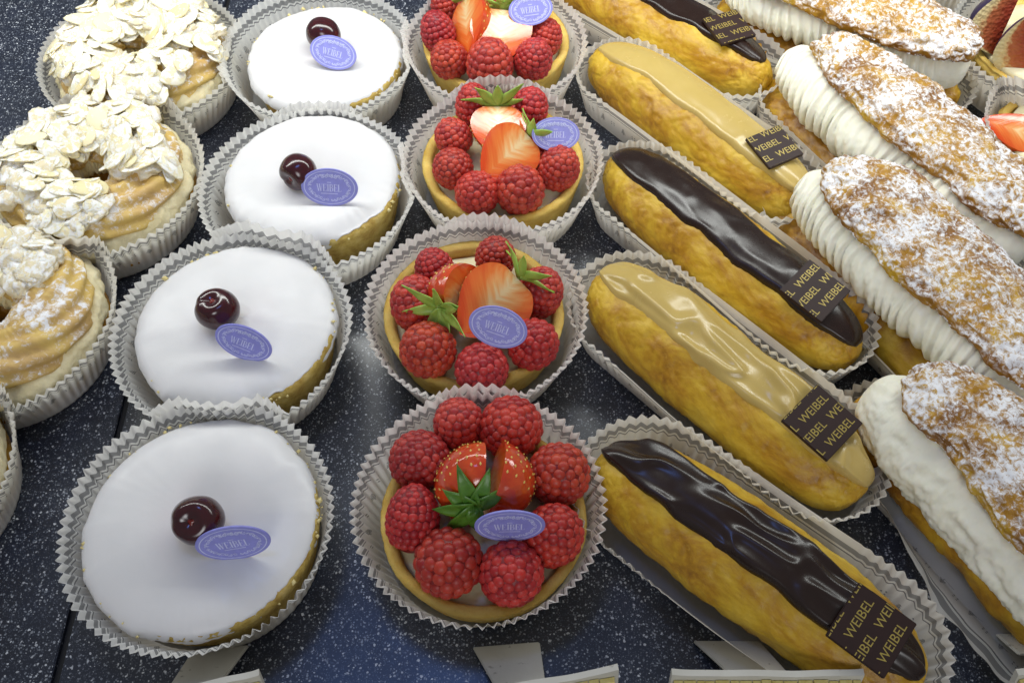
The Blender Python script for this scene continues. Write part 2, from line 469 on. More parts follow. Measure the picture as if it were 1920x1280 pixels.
def box(name, lo, hi, mat, parent=None, bev=0.0):
    bm = bmesh.new(); bmesh.ops.create_cube(bm, size=1)
    for v in bm.verts: v.co = Vector([(a + b) / 2 + c * (b - a) for a, b, c in zip(lo, hi, v.co)])
    if bev: bmesh.ops.bevel(bm, geom=bm.edges[:], offset=bev, segments=2, affect='EDGES')
    me = bpy.data.meshes.new(name); bm.to_mesh(me); bm.free()
    return link(name, me, parent, mat)
tag(box('counter_joint', (SEAM - 0.0015, -0.34, -0.018), (SEAM + 0.0015, 1.59, -0.0025), M['joint']), 'black joint between the two counter slabs', kind='structure')

# ------------------------------------------------------------------ paper cups
def tri(t):                      # softened triangle wave, period 1, -1..1
    return np.arcsin(0.99 * np.sin(TAU * t)) / math.asin(0.99)

def round_cup(c, rb, rt, h, label, seed=0, N=76, amp=0.00125, push=(), own=None, cakes=(), lobes=0.012):
    """push: rims (x,y,rb,rt,h) this cup yields to; own: (x,y,r0,r1) its own pastry; cakes: other pastries it may not enter"""
    th = np.linspace(0, TAU, N * 6, endpoint=False)
    ks = np.array([0, .04, .12, .25, .4, .55, .7, .82, .92, 1.0])
    T, K = np.meshgrid(th, ks, indexing='ij')
    ph = N * T / TAU + 0.55 * noise3(3.2 * np.cos(T), 3.2 * np.sin(T), seed + 0.5)
    am = amp * (0.10 + 0.90 * K ** 0.9) * (1 + 0.55 * noise3(6 * np.cos(T), 4 * np.sin(T), seed))
    rr = rb + (rt - rb) * (0.80 * K + 0.20 * K ** 2)
    rr = rr * (1 + K * lobes * noise3(1.3 * np.cos(T) + 9, 1.3 * np.sin(T), seed + 3.3))
    pl = am * tri(ph)
    R = rr
    Z = 0.0006 + h * K * (1 + 0.045 * noise3(2.4 * np.cos(T), 1.6 * np.sin(T) + 4, seed + 7.7)) + 0.0002 * K * tri(ph + .25)
    X = c[0] + R * np.cos(T); Y = c[1] + R * np.sin(T)
    def out(X, Y, cx, cy, rad):
        dx, dy = X - cx, Y - cy; d = np.hypot(dx, dy) + 1e-9
        s = np.clip(rad - d, 0, None)
        k = np.maximum(d, rad) / d
        return cx + dx * k, cy + dy * k, s
    lift = np.zeros_like(Z)
    for (px, py, prb, prt, ph_) in push:
        kk = np.clip(Z / ph_, 0, 1.05)
        X, Y, s = out(X, Y, px, py, prb + (prt - prb) * kk + 0.0022)
        lift = np.maximum(lift, s)
    for (px, py, r0, r1) in cakes:
        X, Y, s = out(X, Y, px, py, r0 + (r1 - r0) * np.clip(Z / 0.028, 0, 1) + 0.0030)
        lift = np.maximum(lift, s)
    if own is not None:
        px, py, r0, r1 = own
        X, Y, s = out(X, Y, px, py, r0 + (r1 - r0) * np.clip(Z / 0.028, 0, 1) + 0.0012)
    X = X + pl * np.cos(T); Y = Y + pl * np.sin(T)
    Z = Z + 0.35 * lift * K
    P = np.stack([X - c[0], Y - c[1], Z], -1)
    slant = math.hypot(rt - rb, h)
    UV = np.stack([T * (rb + rt) / 2, slant * (1 - K)], -1)
    # the floor: close with a fan
    nu, nv = P.shape[:2]
    idx = np.arange(nu * nv).reshape(nu, nv)
    a, b = idx, np.roll(idx, -1, 0)
    q = np.stack([a[:, :-1], b[:, :-1], b[:, 1:], a[:, 1:]], -1).reshape(-1, 4)
    V = np.concatenate([P.reshape(-1, 3), [[0, 0, 0.0006]]])
    uv = np.concatenate([UV.reshape(-1, 2), [[0, 0.05]]])
    # the u seam would smear: give each quad its own uv by duplicating the first column
    V = np.concatenate([V, P[0]]); u2 = UV[0].copy(); u2[:, 0] += TAU * (rb + rt) / 2
    uv = np.concatenate([uv, u2]); dup = np.arange(nv) + nu * nv + 1
    last = q.reshape(nu, nv - 1, 4)
    last[-1, :, 1] = dup[:-1]; last[-1, :, 2] = dup[1:]
    q = last.reshape(-1, 4)
    f = np.stack([np.roll(idx[:, 0], -1), idx[:, 0], np.full(nu, nu * nv)], -1)
    o = link('paper_cup', pydata('paper_cup', V, [q, f], True, uv), mat=M['paper'])
    o.location = (c[0], c[1], 0)
    return tag(o, label, 'paper cup', 'pleated paper cups')

def long_cup(c, ang, L, W, h, flare, label, seed=0, pitch=0.0046, amp=0.0011, pleat=(0.55, 0.35), press=0.0, far=0.0, near=0.0):
    """stadium shaped paper case; L, W at its floor; pleats die out on the straight sides"""
    a = (L - W) / 2; r = W / 2
    per = 4 * a + TAU * (r + flare * 0.5)
    n = int(per / pitch) * 6
    s = np.linspace(0, per, n, endpoint=False)
    rm = r + flare * 0.5
    ks = np.array([0, .05, .15, .3, .45, .6, .75, .87, 1.0])
    X0 = np.zeros(n); Y0 = np.zeros(n); NX = np.zeros(n); NY = np.zeros(n); wgt = np.zeros(n)
    for i, q in enumerate(s):
        if q < 2 * a:                       # near side, from left end to right end
            t = q; X0[i] = -a + t; Y0[i] = 0; NX[i], NY[i] = 0, -1; e = min(t, 2 * a - t); left = t < a
        elif q < 2 * a + PI * rm:
            t = (q - 2 * a) / rm - PI / 2; X0[i] = a; NX[i], NY[i] = math.cos(t), math.sin(t); e = 0; left = False
        elif q < 4 * a + PI * rm:
            t = q - 2 * a - PI * rm; X0[i] = a - t; NX[i], NY[i] = 0, 1; e = min(t, 2 * a - t); left = t > a
        else:
            t = (q - 4 * a - PI * rm) / rm + PI / 2; X0[i] = -a; NX[i], NY[i] = math.cos(t), math.sin(t); e = 0; left = True
        reach = pleat[0] * a if left else pleat[1] * a
        wgt[i] = 1 - min(1, max(0, (e - reach * 0.4) / (reach * 0.6 + 1e-6)))
    wgt = wgt ** 1.5
    S, K = np.meshgrid(s, ks, indexing='ij')
    pl = amp * (0.08 + .92 * K) * tri(S / pitch + .2 * noise3(S * 40, 0, seed)) * wgt[:, None]
    off = r + flare * (0.75 * K + .25 * K * K) + pl + 0.0012 * K * noise3(S * 22, 1.5, seed)
    off = off - press * K * (np.abs(NY)[:, None] ** 4) - far * K * (np.clip(NY, 0, 1)[:, None] ** 3)
    off = off + near * K * (np.clip(-NY, 0, 1)[:, None] ** 3) * np.clip((X0[:, None] + .035) / .04, 0, 1) * (1 + .25 * noise3(S * 90, K * 2, seed))
    X = X0[:, None] + NX[:, None] * off; Y = NY[:, None] * off
    Z = 0.0006 + h * K * (1 + 0.04 * noise3(S * 14, 4, seed)) + 0.0002 * K
    P = np.stack([X, Y, Z], -1)
    nu, nv = P.shape[:2]
    idx = np.arange(nu * nv).reshape(nu, nv); b = np.roll(idx, -1, 0)
    q = np.stack([idx[:, :-1], b[:, :-1], b[:, 1:], idx[:, 1:]], -1)
    slant = math.hypot(flare, h)
    UV = np.stack([S, slant * (1 - K)], -1).reshape(-1, 2)
    V = np.concatenate([P.reshape(-1, 3), P[0]]); u2 = np.stack([np.full(nv, per), slant * (1 - ks)], -1)
    dup = np.arange(nv) + nu * nv
    q[-1, :, 1] = dup[:-1]; q[-1, :, 2] = dup[1:]
    # floor: strip fan to a centre line, done as fan to two centres
    V = np.concatenate([V, [[-a, 0, .0006], [a, 0, .0006]]]); UV = np.concatenate([UV, u2, [[0, .05], [0, .05]]])
    cl, cr = len(V) - 2, len(V) - 1
    i0 = idx[:, 0]; i1 = np.roll(i0, -1); xm = X0
    fl = np.stack([i1, i0, np.where(xm < 0, cl, cr)], -1)
    k = np.where((xm < 0) != (np.roll(xm, -1) < 0))[0]
    extra = np.array([[i1[j], cl if xm[j] < 0 else cr, cr if xm[j] < 0 else cl] for j in k], dtype=int).reshape(-1, 3)
    o = link('paper_case', pydata('paper_case', V, [q.reshape(-1, 4), fl, extra], True, UV), mat=M['paper'])
    o.location = (c[0], c[1], 0); o.rotation_euler = (0, 0, ang)
    return tag(o, label, 'paper case', 'long paper cases')

# ------------------------------------------------------------------ lathe-like closed solids
def lathe(name, prof, n, fn=None, mat=None, parent=None):
    """prof: list of (r,z) from bottom axis to top axis; fn(T,R,Z) -> (R,Z) displaces"""
    pr = np.array(prof, float)
    th = np.linspace(0, TAU, n, endpoint=False)
    R, T = np.meshgrid(pr[:, 0], th, indexing='ij'); Z = np.repeat(pr[:, 1][:, None], n, 1)
    if fn: R, Z = fn(T, R, Z)
    P = np.stack([R * np.cos(T), R * np.sin(T), Z], -1)
    return link(name, grid(name, P, False, True, caps=True), parent, mat)
def dense(prof, step=0.0012):
    out = [prof[0]]
    for p, q in zip(prof[:-1], prof[1:]):
        k = max(1, int(math.hypot(q[0] - p[0], q[1] - p[1]) / step))
        out += [(p[0] + (q[0] - p[0]) * i / k, p[1] + (q[1] - p[1]) * i / k) for i in range(1, k + 1)]
    return out

# ------------------------------------------------------------------ lettering
_text = {}
def text_mesh(body, size):
    if (body, size) in _text: return _text[(body, size)]
    cu = bpy.data.curves.new('t', 'FONT'); cu.body = body; cu.size = size; cu.resolution_u = 3
    cu.align_x = 'LEFT'; cu.align_y = 'BOTTOM_BASELINE'
    o = bpy.data.objects.new('t', cu); COL.objects.link(o)
    bpy.context.view_layer.update()
    dg = bpy.context.evaluated_depsgraph_get()
    me = bpy.data.meshes.new_from_object(o.evaluated_get(dg))
    bpy.data.objects.remove(o); bpy.data.curves.remove(cu)
    bm = bmesh.new(); bm.from_mesh(me); bpy.data.meshes.remove(me)
    xs = [v.co.x for v in bm.verts]
    V = [v.co.copy() for v in bm.verts]; F = [[v.index for v in f.verts] for f in bm.faces]
    bm.free()
    _text[(body, size)] = (V, F, min(xs), max(xs))
    return _text[(body, size)]

SERIF = {  # strokes (x0,y0,x1,y1,width), unit height; thin and thick strokes with serifs
 'W': ([(.00,1,.26,0,.13),(.26,0,.46,.85,.04),(.40,1,.64,0,.13),(.64,0,.86,1,.04),(-.08,1,.16,1,.035),(.32,1,.52,1,.035),(.76,1,.96,1,.035)], .98),
 'E': ([(.12,0,.12,1,.14),(.05,1,.55,1,.04),(.05,0,.58,0,.04),(.12,.52,.42,.52,.04),(.55,1,.55,.8,.04),(.58,0,.58,.22,.04),(.42,.62,.42,.42,.03)], .68),
 'I': ([(.14,0,.14,1,.14),(0,1,.28,1,.04),(0,0,.28,0,.04)], .36),
 'B': ([(.12,0,.12,1,.14),(.03,1,.36,1,.04),(.36,1,.5,.9,.07),(.5,.9,.5,.64,.11),(.5,.64,.36,.53,.06),(.12,.53,.38,.53,.04),(.38,.53,.56,.42,.07),(.56,.42,.56,.12,.12),(.56,.12,.38,0,.06),(.03,0,.4,0,.04)], .72),
 'L': ([(.12,0,.12,1,.14),(.0,1,.26,1,.04),(.0,0,.52,0,.04),(.52,0,.52,.24,.04)], .62),
}
def oval_tag(center, yaw, elev, roll, label, a=0.0143, b=0.0097, t=0.0009):
    """thin lilac oval card: 'plate' with printed border, ornament and the shop's lettering"""
    n = Vector((math.sin(yaw) * math.cos(elev), -math.cos(yaw) * math.cos(elev), math.sin(elev)))
    r = Vector((math.cos(yaw), math.sin(yaw), 0)); u = n.cross(r)
    r2 = r * math.cos(roll) + u * math.sin(roll); u2 = n.cross(r2)
    root = empty('oval_tag', center)
    root.rotation_euler = Matrix((r2, u2, n)).transposed().to_euler()
    tag(root, label, 'tag', 'lilac oval tags')
    th = np.linspace(0, TAU, 72, endpoint=False)
    rings = [(0.985, -t / 2), (1.0, -t * .3), (1.0, t * .3), (0.985, t / 2), (0.6, t / 2), (.2, t / 2)]
    P = np.stack([np.stack([a * k * np.cos(th), b * k * np.sin(th), np.full(72, z)], -1) for k, z in rings])
    link('plate', grid('plate', P, False, True, caps=True, smooth=False), root, M['tag'])
    z = t / 2 + 0.00004
    k0, k1 = 0.855, 0.885
    P = np.stack([np.stack([a * k * np.cos(th) * (1.02), b * k * np.sin(th), np.full(72, z)], -1) for k in (k1, k0)])
    link('border_line', grid('border_line', P, False, True), root, M['tag_print'])
    V, F = [], []
    def stroke(x0, y0, x1, y1, w):
        d = Vector((x1 - x0, y1 - y0)); d.normalize() if d.length else None
        p = Vector((-d.y, d.x)) * w / 2; e = d * w * 0.15; i = len(V)
        for q in ((x0 - e.x + p.x, y0 - e.y + p.y), (x0 - e.x - p.x, y0 - e.y - p.y), (x1 + e.x - p.x, y1 + e.y - p.y), (x1 + e.x + p.x, y1 + e.y + p.y)):
            V.append((q[0], q[1], z + 0.00001 * (i % 7)))
        F.append((i, i + 1, i + 2, i + 3))
    H = 0.0036 * a / .0143; x = 0; pen = []; g = a / .0143
    for ch in 'WEIBEL':
        st, adv = SERIF[ch]
        for s_ in st: pen.append((x + s_[0], s_[1], x + s_[2], s_[3], s_[4]))
        x += adv + 0.03
    sc = 0.0124 * g / x
    for s_ in pen: stroke(s_[0] * sc - 0.0062 * g, s_[1] * H - 0.0020 * g, s_[2] * sc - 0.0062 * g, s_[3] * H - 0.0020 * g, s_[4] * H)
    for k in range(16): stroke(-0.0040 + k * 0.0005, -0.0030, -0.0037 + k * 0.0005, -0.0030, 0.0004)
    for k in range(4): stroke(-0.0010 + k * 0.0005, 0.0024, -0.0007 + k * 0.0005, 0.0024, 0.0004)
    link('lettering', pydata('lettering', V, [np.array(F)], False), root, M['tag_print'])
    V, F = [], []
    rng = random.Random(5)
    def curl(cx, cy, rad, a0, turn, w):
        pts = []
        for i in range(9):
            q = i / 8; an = a0 + turn * q; rr = rad * (1 - 0.65 * q)
            pts.append((cx + rr * math.cos(an), cy + rr * math.sin(an)))
        for p, q in zip(pts[:-1], pts[1:]): stroke(p[0], p[1], q[0], q[1], w)
    for sx in (-1, 1):
        for sy in (-1, 1):
            for k in range(9):
                an = 0.12 + k * 0.165
                ex, ey = a * 0.70 * math.cos(an), b * 0.66 * math.sin(an)
                curl(sx * ex, sy * ey, 0.00085 + 0.0003 * (k % 2), rng.uniform(0, 6), sx * sy * 4.5, 0.00022)
                stroke(sx * ex - .0004, sy * ey, sx * ex + .0005, sy * (ey + .0004), 0.0003)
        for k in range(5): curl(sx * (0.0004 + k * 0.0009), b * 0.60 - 0.0003 * (k % 2), 0.0008, k * 1.3, 5, 0.00026)
    link('ornament', pydata('ornament', V, [np.array(F)], False), root, M['tag_print'])
    return root

# ------------------------------------------------------------------ cherry cakes
def cherry(loc, r, dimple, label, seed):
    """dimple: direction of the stem hollow"""
    nu, nv = 48, 64
    al = np.linspace(0.0001, PI - 0.0001, nu); ph = np.linspace(0, TAU, nv, endpoint=False)
    A, Ph = np.meshgrid(al, ph, indexing='ij')
    R = r * (1 - 0.30 * np.exp(-(A / 0.38) ** 2) + 0.05 * np.exp(-((A - .75) / .3) ** 2) - 0.05 * np.exp(-((A - PI) / .35) ** 2))
    R = R * (1 + 0.035 * np.cos(2 * Ph) * np.sin(A) ** 2 + 0.03 * noise3(1.5 * np.sin(A) * np.cos(Ph), 1.5 * np.sin(A) * np.sin(Ph), 1.5 * np.cos(A) + seed))
    R = R - 0.05 * r * np.exp(-((Ph - PI) / .22) ** 2) * np.exp(-((A - .8) / .5) ** 2)
    P = np.stack([R * np.sin(A) * np.cos(Ph), R * np.sin(A) * np.sin(Ph), 0.93 * R * np.cos(A)], -1)
    q = Vector((0, 0, 1)).rotation_difference(Vector(dimple).normalized()).to_matrix()
    P = P @ np.array(q).T
    o = empty('cherry', loc)
    tag(o, label, 'cherry', 'glossy dark cherries')
    link('skin', grid('skin', P, False, True, caps=True), o, M['cherry'])
    # the torn flesh where the stem was
    k = 10; an = np.linspace(0, TAU, 14, endpoint=False)
    rad = r * 0.17 * (1 + 0.35 * np.sin(3 * an + seed))
    Q = np.stack([np.stack([rad * f * np.cos(an), rad * f * np.sin(an), np.full(14, r * .66 + r * .04 * (1 - f) + 0.0002)], -1) for f in (1.0, .6, .2)])
    Q = Q @ np.array(q).T
    link('stem_scar', grid('stem_scar', Q, False, True, caps=True), o, M['cherry_flesh'])
    return o

def cherry_cake(c, label, seed, shift=(0, 0), bite=(), size=1.0):
    root = empty('cherry_cake', (c[0], c[1], 0.0010)); root.scale = (size, size, 1)
    tag(root, label, 'cake', 'white iced cherry cakes')
    def wob(T, R, Z):
        k = noise3(1.5 * np.cos(T), 1.5 * np.sin(T), seed)
        rim = np.clip((Z - 0.021) / 0.006, 0, 1) * (R > .03)
        R2 = R * (1 + 0.012 * k) + rim * 0.0005 * fbm(22 * np.cos(T), 22 * np.sin(T), Z * 260 + seed, 3) + (R > .03) * 0.0002 * fbm(40 * np.cos(T), 40 * np.sin(T), Z * 900, 2)
        Z2 = Z + rim * 0.0006 * fbm(15 * np.cos(T), 15 * np.sin(T), seed + 2, 3)
        return R2, Z2
    lathe('cake_base', dense([(0.004, 0), (.036, 0), (.0378, .0012), (.0398, .010), (.0420, .0225), (.0424, .0245), (.0414, .0262), (.036, .0275), (.004, .0280)]), 220, wob, M['cake'], root)
    n = 240; th = np.linspace(0, TAU, n, endpoint=False)
    prof = np.array([(0.0, .0310), (.2, .0310), (.4, .0308), (.55, .0305), (.68, .0301), (.78, .0296), (.85, .0290), (.90, .0283), (.94, .0274), (.97, .0263), (.99, .0249), (1.0, .0233), (.998, .0220), (.985, .0211), (.93, .0208)])
    T, _ = np.meshgrid(th, prof[:, 0], indexing='xy')
    F = np.repeat(prof[:, 0][:, None], n, 1); Z = np.repeat(prof[:, 1][:, None], n, 1)
    Rt = 0.0440 * (1 + 0.034 * noise3(1.8 * np.cos(T), 1.8 * np.sin(T), seed + 5) + 0.016 * fbm(6 * np.cos(T), 6 * np.sin(T), seed + 6, 3))
    for (a0, w, amt) in bite:
        d = np.angle(np.exp(1j * (T - a0)))
        Rt = Rt * (1 - amt * np.exp(-(d / w) ** 2) * (1 + 0.5 * noise3(9 * np.cos(T), 9 * np.sin(T), seed)))
    edge = np.clip((F - .7) / .3, 0, 1)
    low = np.clip((.0268 - Z) / .004, 0, 1)
    # where the icing runs short it stays on the top of the cake
    short = np.clip((0.0432 - Rt) / 0.0015, 0, 1)
    Z = Z + low * short * 0.0042 - low * (1 - short) * 0.0012 * noise3(5 * np.cos(T), 5 * np.sin(T), seed + 8)
    R = Rt * F
    Z = Z + 0.0006 * noise3(R * np.cos(T) * 60, R * np.sin(T) * 60, seed) + 0.0009 * noise3(R * np.cos(T) * 25, R * np.sin(T) * 25, seed + 4)
    ctop = np.interp(R, [0, .036, .0414, .0424, .0440], [.0280, .0276, .0264, .0250, .0200])
    up_ = np.arange(len(prof))[:, None] <= 11
    Z = np.where(up_, np.maximum(Z, ctop + .0003 + .0012 * (1 - F ** 12)), Z)
    P = np.stack([R * np.cos(T) + shift[0], R * np.sin(T) + shift[1], Z], -1)
    P = P[::-1]
    link('icing', grid('icing', P, False, True, caps=True), root, M['icing'])
    rng = np.random.RandomState(seed)
    V, F = [], []
    oc = np.array([(1, 0, 0), (-1, 0, 0), (0, 1, 0), (0, -1, 0), (0, 0, 1), (0, 0, -1)])
    fo = np.array([(0, 2, 4), (2, 1, 4), (1, 3, 4), (3, 0, 4), (2, 0, 5), (1, 2, 5), (3, 1, 5), (0, 3, 5)])
    for k in range(60):
        a_ = rng.uniform(0, TAU)
        if noise3(2.5 * math.cos(a_), 2.5 * math.sin(a_), seed + 11.) < -.1: continue
        r_ = rng.uniform(.0418, .0436); q = abs(rng.normal(0, .0005)) + .00035
        F.append(fo + 6 * len(V)); V.append(np.array([r_ * math.cos(a_), r_ * math.sin(a_), rng.uniform(.0245, .0278)]) + oc * q * rng.uniform(.6, 1.4, (6, 1)))
    cr = link('crumbs', pydata('crumbs', np.concatenate(V), [np.concatenate(F)], True), root, M['crumb']); cr['kind'] = 'stuff'
    return root

C_CUP = [(-0.1215, 0.1445), (-0.1230, 0.2345), (-0.0990, 0.3175), (-0.1050, 0.4160)]
T_CUP = [(-0.0130, 0.1520), (-0.0160, 0.2450), (-0.0045, 0.3370), (-0.0090, 0.4240)]
CRB, CRT, CH = 0.0415, 0.0520, 0.0315
TRB, TRT, TH = 0.0400, 0.0492, 0.0315
CAKE = [(0.0385, 0.0437)] * 4
cake_c = [at(380, 982, .027)[:2], at(444, 610, .027)[:2], at(589, 335, .027)[:2], at(611, 108, .027)[:2]]
which_c = ['nearest', 'second nearest', 'third nearest', 'farthest']
cups_c = [(x, y, CRB, CRT, CH) for x, y in C_CUP]
cups_t = [(x, y, TRB, TRT, TH) for x, y in T_CUP]
bites = [[(-0.70, .85, .055), (2.45, .42, .05), (.75, .2, .03)], [(-0.85, .6, .05), (-2.6, .3, .02)], [(-0.85, .75, .055), (-2.7, .35, .03)], [(-0.7, .5, .03), (1.9, .4, .05)]]
for i in range(4):
    w = which_c[i]
    own = (cake_c[i][0], cake_c[i][1], .0385 * (1.065, 1.02, 1.0, .975)[i], .0432 * (1.065, 1.02, 1.0, .975)[i])
    push = [cups_c[i - 1]] if i else []
    if i >= 2: push.append(cups_t[i])
    oth = [(cake_c[i + 1][0], cake_c[i + 1][1], .0385, .0432)] if i < 3 else []
    round_cup(C_CUP[i], CRB, CRT, CH, 'pleated white paper cup around the %s cherry cake' % w, seed=i * 3 + 1, N=78, push=push, own=own, cakes=oth)
    cherry_cake(cake_c[i], 'round cake with smooth white icing, %s of the cherry row' % w, i * 7 + 2, (-0.0006, 0.0006), bites[i], (1.065, 1.02, 1.0, .975)[i])
CH_PX = [(371, 975, (-.05, -.45, .85)), (408, 580, (-.12, .0, 1)), (560, 322, (-.5, -.8, .05)), (606, 65, (.2, .9, .2))]
for i, (px, py, d) in enumerate(CH_PX):
    r = (.0097, .0093, .0091, .0091)[i]
    p = at(px, py, 0.0312 + r * 0.93)
    cherry(p, r, d, 'glossy dark red cherry on the %s white iced cake' % which_c[i], i * 1.7)
TAGC = [(437, 1017, .0400, .10, 16, 6), (457, 642, .0395, -.05, 24, -24), (618, 351, .0392, .0, 32, -3), (625, 99, .0392, .0, 42, -16)]
for i, (px, py, z, yaw, el, ro) in enumerate(TAGC):
    k = (.98, .86, .94, .87)[i]
    oval_tag(at(px, py, z), yaw, math.radians(el), math.radians(ro), a=.0143 * k, b=.0097 * k, label='lilac oval tag leaning on the cherry of the %s white cake' % which_c[i])

# ------------------------------------------------------------------ raspberry and strawberry tarts
bm = bmesh.new(); bmesh.ops.create_icosphere(bm, subdivisions=2, radius=1.0)
DRUP = bpy.data.meshes.new('drupelet'); bm.to_mesh(DRUP); bm.free()
for p in DRUP.polygons: p.use_smooth = True
DRUP.materials.append(M['rasp'])
bm = bmesh.new(); bmesh.ops.create_icosphere(bm, subdivisions=3, radius=1.0)
CORE = bpy.data.meshes.new('core'); bm.to_mesh(CORE); bm.free()
for p in CORE.polygons: p.use_smooth = True
CORE.materials.append(M['rasp_core'])
def raspberry(loc, w, h, axis, label, seed):
    """w, h: overall width and length; axis: where its tip points"""
    rng = random.Random(seed * 13 + 5)
    root = empty('raspberry', loc)
    root.rotation_euler = Vector((0, 0, 1)).rotation_difference(Vector(axis).normalized()).to_euler()
    tag(root, label, 'raspberry', 'raspberries on the tarts')
    w *= .95; h *= .95
    d = w * rng.uniform(0.090, 0.106)
    R, H = w / 2 - d * 0.72, h / 2 - d * 0.72
    ripe = rng.uniform(.86, 1.18); tint = (ripe, ripe * rng.uniform(.7, 1.3), ripe * rng.uniform(.8, 1.5), 1)
    core = link('core', CORE, root); core.color = tint; core.scale = (R * 1.13, R * 1.13, H * 1.11)
    al = 0.0; row = 0
    rows = []
    step = 1.46 * d / ((R + H) / 2)
    while al < 2.45:
        rows.append(al); al += step
    for k, al in enumerate(rows):
        # a blunt cone: wider below the middle
        rad = R * math.sin(al) * (1 + 0.10 * (1 - math.cos(al)) / 2)
        z = H * math.cos(al) if al < PI / 2 else H * math.cos(al) * 1.05
        n = max(1, int(round(TAU * rad / (1.62 * d))))
        o0 = rng.uniform(0, 1)
        for j in range(n):
            an = TAU * (j + (0.5 if k % 2 else 0) + o0 * .2) / n + rng.uniform(-.10, .10) * TAU / max(6, n)
            sv = d * rng.uniform(0.97, 1.10)
            rr = rad + rng.uniform(-.05, .05) * d
            o = bpy.data.objects.new('drupelet', DRUP); COL.objects.link(o); o.parent = root
            o.color = tint
            o.location = (rr * math.cos(an), rr * math.sin(an), z + rng.uniform(-.08, .08) * d)
            nv = Vector((rr * math.cos(an) / R ** 2, rr * math.sin(an) / R ** 2, z / H ** 2))
            o.rotation_euler = Vector((0, 0, 1)).rotation_difference(nv.normalized()).to_euler()
            o.scale = (sv * 1.06, sv * rng.uniform(1.0, 1.10), sv * .88)
    return root

